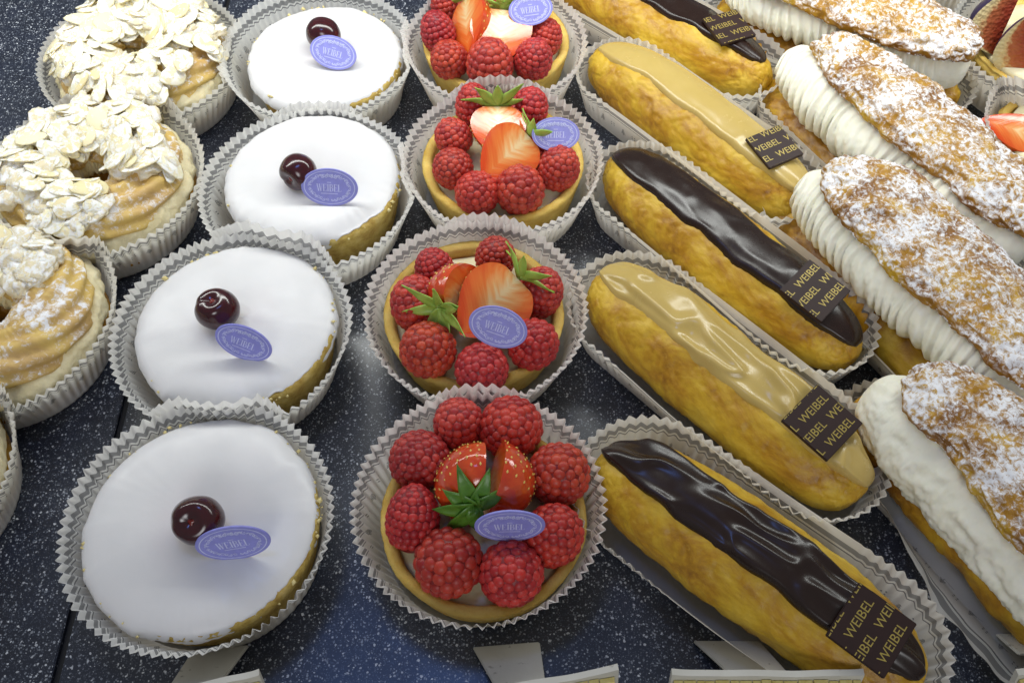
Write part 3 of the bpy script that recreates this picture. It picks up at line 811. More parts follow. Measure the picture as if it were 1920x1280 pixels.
def leaf_mesh(L, W, bend, seed):
    n = 9; k = 5
    P = np.zeros((n, k, 3))
    for i in range(n):
        t = i / (n - 1); w = W * (math.sin(PI * (0.12 + 0.88 * t) ** 0.8) ** 0.9 if t < 1 else 0) + 0.00002
        for j in range(k):
            v = (j / (k - 1) - .5) * 2
            P[i, j] = (L * t, w * v / 2, bend * L * t * t - 0.25 * W * (1 - abs(v)) * (1 - t) + 0.0004 * math.sin(7 * t + seed + v))
    me = grid('leaf', P)
    bm = bmesh.new(); bm.from_mesh(me)
    r = bmesh.ops.solidify(bm, geom=bm.faces[:], thickness=0.0004); bm.to_mesh(me); bm.free()
    for p in me.polygons: p.use_smooth = True
    return me
def strawberry_half(loc, axis, cutn, R, L, label, seed, leaves=(), leafmat='leaf', arc=PI, twist=0.0):
    """axis: from calyx to tip; cutn: normal of the flat cut face; origin at the middle of the cut face"""
    ax = Vector(axis).normalized(); cn = Vector(cutn); cn = (cn - ax * cn.dot(ax)).normalized(); sd = cn.cross(ax)
    root = empty('strawberry_piece', loc)
    root.rotation_euler = Matrix((sd, cn, ax)).transposed().to_euler()      # x: side, y: cut normal, z: axis
    tag(root, label, 'strawberry', 'strawberry pieces on the tarts')
    nt, nph = 34, 40
    t = (1 - np.cos(np.linspace(0, PI, nt))) / 2
    rp = R * (np.clip(np.sin(PI * np.clip(t * 0.94 + 0.06, 0, 1) ** 0.78), 0, 1) ** 0.72)
    rp[0] = R * .05; rp[-1] = R * .04
    z = (t - .5) * L - 0.10 * L * np.exp(-(rp / R / .5) ** 2) * (t < .3) * -1
    ph = np.linspace(-arc + (PI - arc) * -0.0, 0, nph) if arc == PI else np.linspace(-PI / 2 - arc / 2, -PI / 2 + arc / 2, nph)
    Rr = rp[:, None] * (1 + 0.03 * noise3(2 * np.cos(ph)[None, :], 2 * np.sin(ph)[None, :], t[:, None] * 3 + seed))
    P = np.stack([Rr * np.cos(ph), Rr * np.sin(ph) , np.repeat(z[:, None], nph, 1)], -1)
    link('skin', grid('skin', P[:, ::-1]), root, M['straw'])
    # the cut face: grid from one edge to the other
    nv = 25; v = np.linspace(-1, 1, nv)
    e0, e1 = P[:, 0], P[:, -1]
    C = e0[:, None] * (1 - v)[None, :, None] / 2 + e1[:, None] * (1 + v)[None, :, None] / 2
    C[..., 1] += 0.0007 * (1 - np.abs(v)[None, :] ** 3) * np.clip(np.sin(PI * t), 0, 1)[:, None]
    uv = np.stack([np.repeat(np.abs(v)[None, :], nt, 0) * .55 + .55 * np.clip((t[:, None] - .30) / .7, 0, 1) ** 1.4, np.repeat(t[:, None], nv, 1) + np.abs(v)[None, :] * .3], -1)
    link('cut_face', grid('cut_face', C, uv=uv), root, M['straw_cut'])
    # seeds, too small to pick apart: one part
    rng = random.Random(seed)
    V, F = [], []
    rowsn = 9
    for i in range(1, rowsn):
        tt = 0.10 + .84 * i / rowsn
        r_ = float(np.interp(tt, t, rp)); zz = float(np.interp(tt, t, z))
        dr = float(np.interp(tt + .02, t, rp)) - float(np.interp(tt - .02, t, rp)); dz = float(np.interp(tt + .02, t, z)) - float(np.interp(tt - .02, t, z))
        n = max(3, int(arc * r_ / 0.0040))
        for j in range(n):
            a_ = ph[0] + (ph[-1] - ph[0]) * (j + (.5 if i % 2 else .2) + rng.uniform(-.15, .15)) / n
            nr = Vector((dz * math.cos(a_), dz * math.sin(a_), -dr)).normalized()
            c0 = Vector((r_ * math.cos(a_), r_ * math.sin(a_), zz)) + nr * 0.0001
            tz = Vector((0, 0, 1)); tz = (tz - nr * tz.dot(nr)).normalized(); tx = nr.cross(tz)
            i0 = len(V)
            V += [c0 + tz * .0009, c0 + tx * .0005, c0 - tz * .0007, c0 - tx * .0005, c0 + nr * .00045]
            F += [(i0, i0 + 4, i0 + 1), (i0 + 1, i0 + 4, i0 + 2), (i0 + 2, i0 + 4, i0 + 3), (i0 + 3, i0 + 4, i0)]
    s_ = link('seeds', pydata('seeds', [tuple(q) for q in V], [np.array(F)], True), root, M['seed']); s_['kind'] = 'stuff'
    # sepals
    for (ang, ln, wd, lift, bend) in leaves:
        o = link('sepal', leaf_mesh(ln, wd, bend, seed + ang), root, M[leafmat])
        o.location = (0, -R * .12, -L / 2 - 0.0004)
        d = Vector((math.cos(ang), math.sin(ang), -lift)).normalized()
        up = Vector((0, 0, -1)); yv = up.cross(d).normalized(); zv = d.cross(yv)
        o.rotation_euler = Matrix((d, yv, zv)).transposed().to_euler()
    return root

def tart(c, label, seed):
    root = empty('fruit_tart', (c[0], c[1], 0.0010))
    tag(root, label, 'tart', 'raspberry tarts')
    def wob(T, R, Z):
        e = (R > .03)
        return R + e * (0.0005 * noise3(2 * np.cos(T), 2 * np.sin(T), seed) + 0.00025 * fbm(16 * np.cos(T), 16 * np.sin(T), Z * 300 + seed, 3)), Z + e * (Z > .012) * 0.0006 * fbm(4 * np.cos(T), 4 * np.sin(T), seed + R * 80, 3)
    lathe('crust', dense([(.003, 0), (.0355, 0), (.0372, .0015), (.0408, .0185), (.0411, .0203), (.0405, .0213), (.0390, .0215), (.0372, .0210), (.0362, .0198), (.0356, .0165), (.0352, .0125), (.003, .0125)], .001), 200, wob, M['crust'], root)
    def wob2(T, R, Z):
        return R, Z + (Z > .014) * (0.0007 * noise3(R * np.cos(T) * 90, R * np.sin(T) * 90, seed))
    lathe('custard', dense([(.003, .0127), (.0350, .0127), (.0357, .0155), (.0345, .0165), (.02, .0174), (.003, .0178)], .0015), 120, wob2, M['custard'], root)
    return root
TART_OFF = [(907, 972), (889, 592), (943, 310), (930, 85)]
which_t = ['nearest', 'second nearest', 'third nearest', 'farthest']
for i in range(4):
    p = at(*TART_OFF[i], .018)
    own = (p.x, p.y, .037, .0418)
    push = [cups_t[i - 1]] if i else []
    oth = []
    round_cup(T_CUP[i], TRB, TRT, TH, 'pleated white paper cup around the %s raspberry tart' % which_t[i], seed=20 + i * 3, N=72, push=push, own=own, cakes=oth)
    tart((p.x, p.y), 'golden shortcrust tart with custard, %s of the raspberry row' % which_t[i], i * 5 + 3)
RASP = [
 # px, py, z of centre, width, length, axis, where
 [(860, 793, .0285, .0212, .0235, (-.1, .3, 1), 'back left'), (958, 800, .0290, .0265, .0270, (.1, -.1, 1), 'back right'),
  (786, 862, .0280, .0250, .0240, (-.2, -.15, 1), 'left, behind the strawberry'), (1048, 888, .0285, .0255, .0275, (.15, .1, 1), 'right, beside the strawberry'),
  (774, 972, .0280, .0215, .0290, (.1, .8, .75), 'left, lying on its side'), (840, 1054, .0275, .0272, .0245, (-.3, -.1, 1), 'front left'),
  (958, 1074, .0280, .0250, .0268, (.05, -.2, 1), 'front right'), (1037, 1002, .0275, .0240, .0270, (.3, .2, .8), 'right, behind the tag')],
 [(782, 570, .0285, .0240, .0290, (-.3, .4, 1), 'left'), (802, 655, .0285, .0250, .0270, (-.1, -.15, 1), 'front left'),
  (903, 692, .0275, .0235, .0235, (.1, -.3, 1), 'front middle'), (1000, 645, .0280, .0225, .0265, (.3, -.1, 1), 'front right'),
  (1012, 548, .0275, .0215, .0260, (.3, .3, .8), 'right, under the green sepal'), (929, 482, .0290, .0190, .0215, (.1, .2, 1), 'at the back'),
  (815, 505, .0275, .0185, .0220, (-.3, .4, .8), 'back left, behind the sepals')],
 [(889, 202, .0300, .0195, .0275, (-.1, .3, 1), 'back left, tallest'), (992, 205, .0300, .0200, .0250, (.25, .3, 1), 'back right'),
  (850, 258, .0285, .0190, .0220, (-.4, .2, .8), 'left'), (849, 316, .0280, .0205, .0230, (-.3, -.2, 1), 'front left'),
  (894, 362, .0280, .0218, .0240, (-.2, -.3, 1), 'front middle left'), (975, 356, .0280, .0245, .0265, (.1, -.2, 1), 'front middle right'),
  (1047, 315, .0290, .0215, .0255, (.25, .0, 1), 'right, in front of the tag'), (1022, 276, .0250, .0190, .0220, (.3, .2, .8), 'right, under the tag')],
 [(822, 62, .0300, .0195, .0270, (-.3, .2, 1), 'left'), (842, 112, .0285, .0205, .0235, (-.3, -.2, 1), 'front left'),
  (918, 122, .0300, .0255, .0320, (0, .1, 1), 'front middle, largest'), (1000, 112, .0290, .0210, .0270, (.2, -.1, 1), 'front right'),
  (1022, 72, .0280, .0190, .0230, (.3, .3, .8), 'right, under the tag'), (945, 6, .0285, .0200, .0220, (.1, .3, 1), 'at the back'), (838, 15, .0275, .0190, .0220, (-.3, .4, 1), 'back left')],
]
for i, lst in enumerate(RASP):
    for j, (px, py, z, w, h, ax, wh) in enumerate(lst):
        raspberry(at(px, py, z), w, h, ax, 'raspberry on the %s tart, %s' % (which_t[i], wh), i * 10 + j)
# strawberries
fan = lambda a0, a1, n, ln, wd, lift, bend: [(a0 + (a1 - a0) * k / (n - 1), ln * (0.85 + .3 * ((k * 7) % 3) / 2), wd, lift, bend) for k in range(n)]
strawberry_half(at(898, 897, .0330), (-.06, .84, -.40), (.95, .05, -.20), .0175, .034, 'large glazed strawberry piece with dark green sepals on the nearest tart', 3,
    leaves=fan(.9, -3.3, 7, .0150, .0066, .30, -.55), leafmat='leaf_dark')
strawberry_half(at(928, 890, .0345), (.06, .90, -.30), (-.93, -.05, .30), .0160, .035, 'glazed strawberry half with seeds, right piece on the nearest tart', 4)
strawberry_half(at(868, 545, .0350), (.45, .80, -.25), (.80, -.45, .25), .0140, .032, 'strawberry half with tall green sepals, left on the second nearest tart', 5,
    leaves=fan(-5.2, 1.0, 8, .0175, .0050, .25, .1))
strawberry_half(at(920, 572, .0375), (-.70, -.66, -.25), (.10, -.50, .85), .0165, .037, 'cut strawberry half facing up behind the tag of the second nearest tart', 6,
    leaves=fan(-.9, 3.9, 6, .0165, .0050, .55, -.15))
strawberry_half(at(935, 245, .0365), (.05, -.92, -.25), (.1, -.35, .9), .0140, .030, 'strawberry half with green sepals, back piece on the third nearest tart', 7,
    leaves=fan(-.8, 4.0, 7, .0160, .0060, .35, -.1))
strawberry_half(at(950, 292, .0370), (-.72, -.60, -.30), (.05, -.60, .80), .0145, .032, 'cut strawberry half facing up on the third nearest tart', 8,
    leaves=fan(-.8, 3.8, 6, .0130, .0050, .55, -.1))
strawberry_half(at(876, 48, .0365), (.05, -.90, -.4), (-.75, -.45, .5), .0140, .034, 'strawberry half with green sepals, left on the farthest tart', 9,
    leaves=fan(-1.0, 4.0, 7, .0150, .0060, .35, -.1))
strawberry_half(at(938, 66, .0370), (-.1, -.88, -.40), (.0, -.60, .80), .0170, .032, 'cut strawberry half facing up on the farthest tart', 10,
    leaves=fan(-.6, 3.7, 6, .0110, .0050, .4, -.1))
TAGT = [(956, 985, .0430, .03, 14, -1), (934, 613, .0465, .0, 38, -20), (1042, 252, .0430, .0, 42, 0), (995, 18, .0450, .0, 42, 8)]
for i, (px, py, z, yaw, el, ro) in enumerate(TAGT):
    oval_tag(at(px, py, z), yaw, math.radians(el), math.radians(ro), a=.0136 * (.97, .93, .86, .88)[i], b=.0095 * (.97, .93, .86, .88)[i], label='lilac oval tag among the berries of the %s tart' % which_t[i])

# ------------------------------------------------------------------ eclairs
class Body:
    """a choux bun: upper surface z(x,y) in its own frame (x along the bun)"""
    def __init__(s, L, W, B, seed, bend=0.0, p=3.6, z0=0.0010, var=1.0):
        s.L, s.W, s.B, s.seed, s.bend, s.p, s.z0, s.var = L, W, B, seed, bend, p, z0, var
    def prof(s, x):
        q = np.clip(np.abs(2 * x / s.L), 0, 1)
        return (1 - q ** s.p) ** (1 / 2.2)
    def a(s, x): return s.W / 2 * s.prof(x) * (1 + .055 * s.var * noise3(x * 28, 0.5, s.seed))
    def b(s, x): return s.B * s.prof(x) ** 0.75 * (1 + .06 * s.var * noise3(x * 33, 7.5, s.seed))
    def c(s, x): return s.bend * (1 - (2 * x / s.L) ** 2) + 0.0012 * s.var * noise3(x * 24, 3.5, s.seed)
    def z(s, x, y):
        v = np.clip((y - s.c(x)) / np.maximum(s.a(x), 1e-5), -1, 1)
        return s.z0 + s.B + s.b(x) * np.sqrt(np.maximum(1 - v * v, 0))
    def normal(s, x, y, e=0.0006):
        gx = (s.z(x + e, y) - s.z(x - e, y)) / (2 * e); gy = (s.z(x, y + e) - s.z(x, y - e)) / (2 * e)
        gx, gy = np.clip(gx, -3, 3), np.clip(gy, -3, 3)
        n = np.stack([-gx, -gy, np.ones_like(gx)], -1)
        return n / np.linalg.norm(n, axis=-1, keepdims=True)
    def mesh(s, name, nu=240, nv=150, rough=0.00045, crag=0.0, zsq=1.0):
        u = np.linspace(0.004, .996, nu); x = -s.L / 2 * np.cos(PI * u)
        ph = np.linspace(0, TAU, nv, endpoint=False)
        X, Ph = np.meshgrid(x, ph, indexing='ij')
        a, b, c = s.a(X), s.b(X), s.c(X)
        Y = c + a * np.cos(Ph); up = np.sin(Ph)
        Z = s.z0 + s.B + np.where(up > 0, b * up, s.B * s.prof(X) ** .75 * np.sign(up) * np.abs(up) ** .75 * zsq)
        d = rough * fbm(X * 190, Y * 190, Z * 190 + s.seed, 4) + 0.0009 * s.var * noise3(X * 60, Y * 60, Z * 60 + s.seed)
        if crag:
            rg = 1 - np.abs(fbm(X * 75, Y * 130, Z * 130 + s.seed + 3, 3)) * 1.6
            d = d + crag * rg
        d = d - 0.0004 * np.exp(-(fbm(X * 85, Y * 150, Z * 150 + s.seed + 8, 2) / .10) ** 2)
        # torn seams along the flanks, where the bun burst while baking
        for k, (p0, wd) in enumerate(((PI + .55, .10), (PI * 2 - .35, .07))):
            path = p0 + .16 * noise3(X * 40, k * 5., s.seed + 1)
            near = np.exp(-((Ph - path) / wd) ** 2)
            d = d - near * 0.0011 * np.clip(.4 + noise3(X * 45, k * 9., s.seed + 4), 0, 1) + near * .0005 * fbm(X * 500, Y * 500, Z * 500, 2)
        nrm = np.stack([0 * X + np.sign(X) * np.clip((np.abs(2 * X / s.L) - .7) / .3, 0, 1) ** 2, np.cos(Ph), np.sin(Ph)], -1)
        P = np.stack([X, Y, Z], -1) + nrm * d[..., None]
        P[..., 2] = np.maximum(P[..., 2], s.z0)
        return grid(name, P, False, True, caps=True)

def glaze_mesh(B, x0, x1, w, off, th, seed, wrinkle=0.0, wob=.14, slope=0.0):
    nu, nv = 260, 72
    u = np.linspace(-1, 1, nu); t = np.sin(PI / 2 * u) * .9995
    v = np.sin(PI / 2 * np.linspace(-1, 1, nv))
    x = (x0 + x1) / 2 + t * (x1 - x0) / 2
    n = 4.2
    ww = w * (1 - np.abs(t) ** n) ** (1 / 2.1)
    wl = ww * (1 + wob * fbm(x * 45, 0 * x, seed + 0 * x, 2)); wr = ww * (1 + wob * fbm(x * 45, 0 * x + 9, seed + 0 * x, 2))
    yc = B.c(x) + off + slope * x + .0015 * noise3(x * 25, 2., seed)
    X = np.repeat(x[:, None], nv, 1); V = np.repeat(v[None, :], nu, 0)
    Y = yc[:, None] + np.where(V < 0, V * wl[:, None], V * wr[:, None])
    lim = B.a(X) * .985
    Y = B.c(X) + np.clip(Y - B.c(X), -lim, lim)
    base = np.stack([X, Y, B.z(X, Y)], -1); N = B.normal(X, Y)
    edge = np.clip(1 - np.abs(V) ** 5, 0, 1) ** .5 * np.clip(1 - np.abs(t)[:, None] ** 30, 0, 1) ** .5
    bead = 0.35 * np.exp(-((np.abs(V) - .82) / .13) ** 2)
    h = th * edge * (1 + bead + .22 * noise3(X * 70, Y * 70, seed))
    if wrinkle:
        q = noise3(X * 34 + 3 + .5 * noise3(X * 50, Y * 60, seed), Y * 85, seed + 2.)
        ridge = np.exp(-(q / .24) ** 2)
        h = h + wrinkle * edge * (ridge - .4) * np.clip(.75 + 1.1 * noise3(X * 22, Y * 22, seed + 6), .1, 1.2) + wrinkle * .7 * edge * noise3(X * 48, Y * 70, seed + 9)
    P = base + N * (h - 0.0009 * (1 - edge) - .0001)[..., None]
    return grid('glaze', P[::-1])

def plaque(B, root_c, ang, lx, ly, yaw, size, label, rows, tilt=(0, 0), lift=0.0):
    """square of dark chocolate printed with gold lettering; lx, ly on the eclair, yaw of the lettering in the place"""
    ca, sa = math.cos(ang), math.sin(ang)
    z = float(B.z(np.array(lx), np.array(ly)))
    e = size * 0.33
    gx = float(B.z(np.array(lx + e), np.array(ly)) - B.z(np.array(lx - e), np.array(ly))) / (2 * e) + tilt[0]
    gy = tilt[1]
    n = Vector((-gx, -gy, 1)).normalized(); n = Vector((n.x * ca - n.y * sa, n.x * sa + n.y * ca, n.z))
    t = 0.0018
    c = Vector((root_c[0] + lx * ca - ly * sa, root_c[1] + lx * sa + ly * ca, z)) + n * (0.0022 + t / 2 + lift)
    r = Vector((math.cos(yaw), math.sin(yaw), 0)); r = (r - n * r.dot(n)).normalized(); u = n.cross(r)
    root = empty('chocolate_plaque', c)
    root.rotation_euler = Matrix((r, u, n)).transposed().to_euler()
    tag(root, label, 'chocolate plaque', 'printed chocolate squares')
    h = size / 2
    box('plate', (-h, -h, -t / 2), (h, h, t / 2), M['plaque'], root, .00025)
    bm = bmesh.new()
    Vt, Ft, xa, xb = text_mesh('WEIBEL', 0.0049)
    wdt = xb - xa
    pit = 0.0067; gap = wdt + 0.0030
    for k in range(-2, 4):
        y = -h + 0.0022 + rows[1] + k * pit
        x = -h + rows[0] + (0.5 * gap if k % 2 else 0) - 2 * gap
        while x < h:
            if x + wdt > -h:
                vs = [bm.verts.new((q.x - xa + x, q.y + y, t / 2 + .00005)) for q in Vt]
                for f in Ft:
                    try: bm.faces.new([vs[i] for i in f])
                    except ValueError: pass
            x += gap
    for co, no in (((h - .0003, 0, 0), (1, 0, 0)), ((-h + .0003, 0, 0), (-1, 0, 0)), ((0, h - .0003, 0), (0, 1, 0)), ((0, -h + .0003, 0), (0, -1, 0))):
        bmesh.ops.bisect_plane(bm, geom=bm.verts[:] + bm.edges[:] + bm.faces[:], plane_co=co, plane_no=no, clear_outer=True)
    me = bpy.data.meshes.new('lettering'); bm.to_mesh(me); bm.free()
    link('lettering', me, root, M['gold_ink'])
    return root

R_ = math.radians
ECL = [
 # mid, angle, L, W, B, bend, glaze dict, words
 dict(c=(.0925, .1312), a=-39.9, L=.146, W=.0465, B=.0175, bend=.0015, mat='chocolate', g=(-.0725, .0700, .0122, .0014, .0024, 3, .0024), sl=-.02,
      cup=dict(L=.144, W=.0490, h=.0235, flare=.0080, pleat=(.75, .45)), pl=(.0465, -.001, 52, .0235, (.0, .12)), w='dark chocolate glazed eclair nearest the price signs', n='the nearest dark eclair'),
 dict(c=(.0911, .2145), a=-46.6, L=.150, W=.0455, B=.0175, bend=.0012, mat='caramel', g=(-.0735, .0745, .0130, .0030, .0022, 8, .0031), sl=.0,
      cup=dict(L=.150, W=.0470, h=.0235, flare=.0070, pleat=(.45, .45)), pl=(.0455, .003, 44, .0235, (.0, .05)), w='shiny wrinkled caramel glazed eclair between two dark eclairs', n='the wrinkled caramel eclair'),
 dict(c=(.1010, .2845), a=-49.3, L=.156, W=.0440, B=.0175, bend=.0006, mat='chocolate', g=(-.0775, .0765, .0125, .0015, .0018, 12, .0004), sl=.0,
      cup=dict(L=.154, W=.0440, h=.0235, flare=.0055, pleat=(.5, .4)), pl=(.0480, .001, 46, .0225, (.0, .04)), w='smooth dark chocolate glazed eclair between two caramel eclairs', n='the smooth dark eclair'),
 dict(c=(.0960, .3680), a=-48.9, L=.149, W=.0420, B=.0175, bend=.0020, mat='caramel', g=(-.0735, .0740, .0120, .0025, .0018, 17, .0003), sl=.0,
      cup=dict(L=.147, W=.0420, h=.0235, flare=.0050, pleat=(.35, .45)), pl=(.0450, .004, 28, .0205, (.0, .02)), w='smooth caramel glazed eclair behind the dark ones', n='the smooth caramel eclair'),
 dict(c=(.0835, .4520), a=-42.7, L=.152, W=.0420, B=.0175, bend=.0000, mat='chocolate', g=(-.0600, .0690, .0105, .0030, .0018, 23, .0012), sl=.0,
      cup=dict(L=.150, W=.0430, h=.0235, flare=.0065, pleat=(.5, .6)), pl=(.0430, .003, 24, .0215, (.0, .0)), w='dark chocolate glazed eclair farthest back, cut by the frame', n='the farthest dark eclair'),
]
BOD = []
for i, e in enumerate(ECL):
    ang = R_(e['a'])
    root = empty('eclair', (e['c'][0], e['c'][1], 0), ang)
    tag(root, e['w'], 'eclair', 'glazed eclairs')
    B = Body(e['L'], e['W'], e['B'], 31 + i * 4, e['bend'])
    link('choux_bun', B.mesh('choux_bun'), root, M['choux'])
    x0, x1, w, off, th, sd, wr = e['g']
    link('glaze', glaze_mesh(B, x0, x1, w, off, th, sd, wr, slope=e['sl']), root, M[e['mat']])
    c = e['cup']
    long_cup(e['c'], ang, c['L'], c['W'], c['h'], c['flare'], 'long white paper case holding %s' % e['n'], seed=i * 4 + .5, pleat=c['pleat'])
    lx, ly, yaw, size, tl = e['pl']
    plaque(B, e['c'], ang, lx, ly, R_(yaw), size, 'dark chocolate square with gold lettering on %s' % e['n'], (0.0040 + i * .0013, .0005 * i), tl)

# ------------------------------------------------------------------ cream filled eclairs
def cream_eclair(c, a, L, label, cuplabel, seed, ridged=True, W=.046, lidshift=(.004, .005), cup=True, lidL=None, lidW=.044, flare=.0080, cuph=.0195, bw=.001, cy=.0010, far=.007, near=0.0, cz=(.0320, .0135)):
    ang = R_(a)
    root = empty('cream_eclair', (c[0], c[1], 0), ang)
    tag(root, label, 'cream eclair', 'sugar dusted cream eclairs')
    B = Body(L, W + bw, .0115, seed, -.001, p=4, var=1.6)
    link('choux_base', B.mesh('choux_base', 160, 90, .0007, .0006), root, M['choux_dark'])
    # piped cream
    nu, nv = 420, 96
    u = np.linspace(0.003, .997, nu); Lc = L - .004
    x = -Lc / 2 * np.cos(PI * u); ph = np.linspace(0, TAU, nv, endpoint=False)
    X, Ph = np.meshgrid(x, ph, indexing='ij')
    pr = (1 - np.abs(2 * X / Lc) ** 5) ** (1 / 2.2)
    side = np.cos(Ph)
    if ridged:
        per = 0.0056
        q = X / per + .75 * np.sin(Ph) + .75 * noise3(X * 55, Ph * .6, seed) + .35 * side + .9 * noise3(X * 14, 3., seed)
        fr = q - np.floor(q); idn = np.floor(q)
        rid = np.clip(fr / .70, 0, 1) ** 1.1 * np.where(fr > .70, np.cos((fr - .70) / .30 * PI / 2) ** .8, 1) - .45
        ampv = (.0026 + .0018 * noise3(idn * 1.7, 2.5, seed + 1.)) * np.clip(.75 + 1.3 * noise3(X * 22, Ph * .5, seed + 7), .25, 1.3)
        big = .0028 * noise3(X * 42, side * .8, seed + 4.)
        r_ = ampv * rid + big + .0004 * fbm(X * 400, np.cos(Ph) * 6, np.sin(Ph) * 6, 2)
    else:
        r_ = .0022 * fbm(X * 90, np.cos(Ph) * 2.2, np.sin(Ph) * 2.2 + seed, 4) + .0009 * np.abs(fbm(X * 240, Ph * 2.5, seed, 3)) ** .8
    Y = cy + (.0215 + r_) * pr * np.cos(Ph); Z = cz[0] + (cz[1] + r_ * .6) * pr ** .6 * np.sin(Ph)
    link('cream', grid('cream', np.stack([X + .0 , Y, Z], -1), False, True, caps=True), root, M['whipped'])
    # the lid
    LL = lidL or (L - .010)
    D = Body(LL, lidW, .0100, seed + 2, .0015, p=3.0, z0=.0365, var=2.4)
    lid = link('lid', D.mesh('lid', 240, 150, .0011, .0014, .55), root, M['choux_sugar'])
    lid.location = (lidshift[0], lidshift[1], 0); lid.rotation_euler = (R_(-7), 0, 0)
    # powdered sugar clumps that lie on the lid: countless
    rng = np.random.RandomState(int(seed))
    me = lid.data; nvt = len(me.vertices)
    co = np.empty(nvt * 3, np.float32); me.vertices.foreach_get('co', co); co = co.reshape(-1, 3).astype(float)
    no = np.empty(nvt * 3, np.float32); me.vertices.foreach_get('normal', no); no = no.reshape(-1, 3).astype(float)
    pick = rng.randint(0, nvt, 14000)
    base = co[pick] + rng.normal(0, .0004, (len(pick), 3)) * (1 - np.abs(no[pick])); nn = no[pick]
    msk = fbm(base[:, 0] * 260, base[:, 1] * 260, base[:, 2] * 260 + seed, 3) + .8 * noise3(base[:, 0] * 70, base[:, 1] * 70, seed)
    keep = (nn[:, 2] > .45) & (msk > -.02)
    base, nn, msk = base[keep], nn[keep], msk[keep]
    rad = .00022 + .00055 * np.clip(msk, 0, .8) * rng.uniform(.4, 1.3, len(base))
    base = base + nn * (rad * .15)[:, None]
    oct_ = np.array([(1, 0, 0), (-1, 0, 0), (0, 1, 0), (0, -1, 0), (0, 0, 1), (0, 0, -1), (.6, .6, .55), (-.6, .6, .55), (-.6, -.6, .55), (.6, -.6, .55)])
    fc = np.array([(4, 6, 7), (4, 7, 8), (4, 8, 9), (4, 9, 6), (0, 2, 6), (2, 1, 7), (1, 3, 8), (3, 0, 9), (6, 2, 7), (7, 1, 8), (8, 3, 9), (9, 0, 6), (2, 0, 5), (1, 2, 5), (3, 1, 5), (0, 3, 5)])
    jit = rng.uniform(.65, 1.35, (len(base), len(oct_), 1))
    V = (base[:, None, :] + oct_[None] * jit * rad[:, None, None]).reshape(-1, 3)
    F = (fc[None] + (np.arange(len(base)) * len(oct_))[:, None, None]).reshape(-1, 3)
    s_ = link('powdered_sugar', pydata('powdered_sugar', V, [F], True), lid, M['sugar']); s_['kind'] = 'stuff'
    if cup:
        long_cup(c, ang, L * .99, W + max(bw, -.002), cuph, flare, cuplabel, seed=seed, pleat=(.4, .4), far=far, near=near)
    return root
M['sugar'] = plain('powdered_sugar', (0.88, 0.88, 0.90), 0.8)
cream_eclair((.1945, .1410), -58.0, .158, 'sugar dusted eclair with rough whipped cream, nearest of the cream row', 'long paper case under the nearest cream eclair', 51, ridged=False, lidshift=(.006, .003), lidW=.051, flare=.0060, cuph=.0150, bw=-.010, cy=-.0015, far=.004, near=.013, cz=(.0285, .0160))
cream_eclair((.1822, .2530), -58.8, .160, 'sugar dusted eclair with ridged piped cream, second nearest of the cream row', 'long paper case under the second nearest cream eclair', 61, lidshift=(.004, .0035), lidW=.052)
cream_eclair((.1893, .3390), -58.5, .166, 'sugar dusted eclair with ridged cream bulging on its left, third nearest of the cream row', 'long paper case under the third nearest cream eclair', 73, lidshift=(.008, .0065), lidW=.045, flare=.003, cuph=.0225)
cream_eclair((.1820, .4340), -33.0, .144, 'sugar dusted eclair with piped cream, farthest back of the cream row', 'long paper case under the farthest cream eclair', 84, lidshift=(.003, -.0045), lidW=.049)

# ------------------------------------------------------------------ choux rings with praline cream and flaked almonds
def flake_mesh(L, W, t, seed):
    n = 12; an = np.linspace(0, TAU, n, endpoint=False)
    rx = L / 2 * np.cos(an); ry = W / 2 * np.sin(an) * (1 - .28 * np.cos(an)) * (1 + .06 * np.sin(3 * an + seed))
    bend = lambda x, y: 5.0 * x * x * (1 if seed % 2 else -1) + 3 * x * y
    P = []
    for k, z in ((.92, -t / 2), (1.0, 0), (.92, t / 2)):
        X, Y = rx * k, ry * k
        P.append(np.stack([X, Y, z + bend(X, Y)], -1))
    me = grid('almond_flake', np.array(P), False, True, caps=True)
    return me
FLK = []
for k, (a_, b_) in enumerate(((.0175, .0115), (.0160, .0095), (.0190, .0110), (.0140, .0100), (.0120, .0060), (.0165, .0125))):
    for mname in ('flake', 'flake_bare'):
        me = flake_mesh(a_, b_, .0009, k); me.materials.append(M[mname]); FLK.append(me)

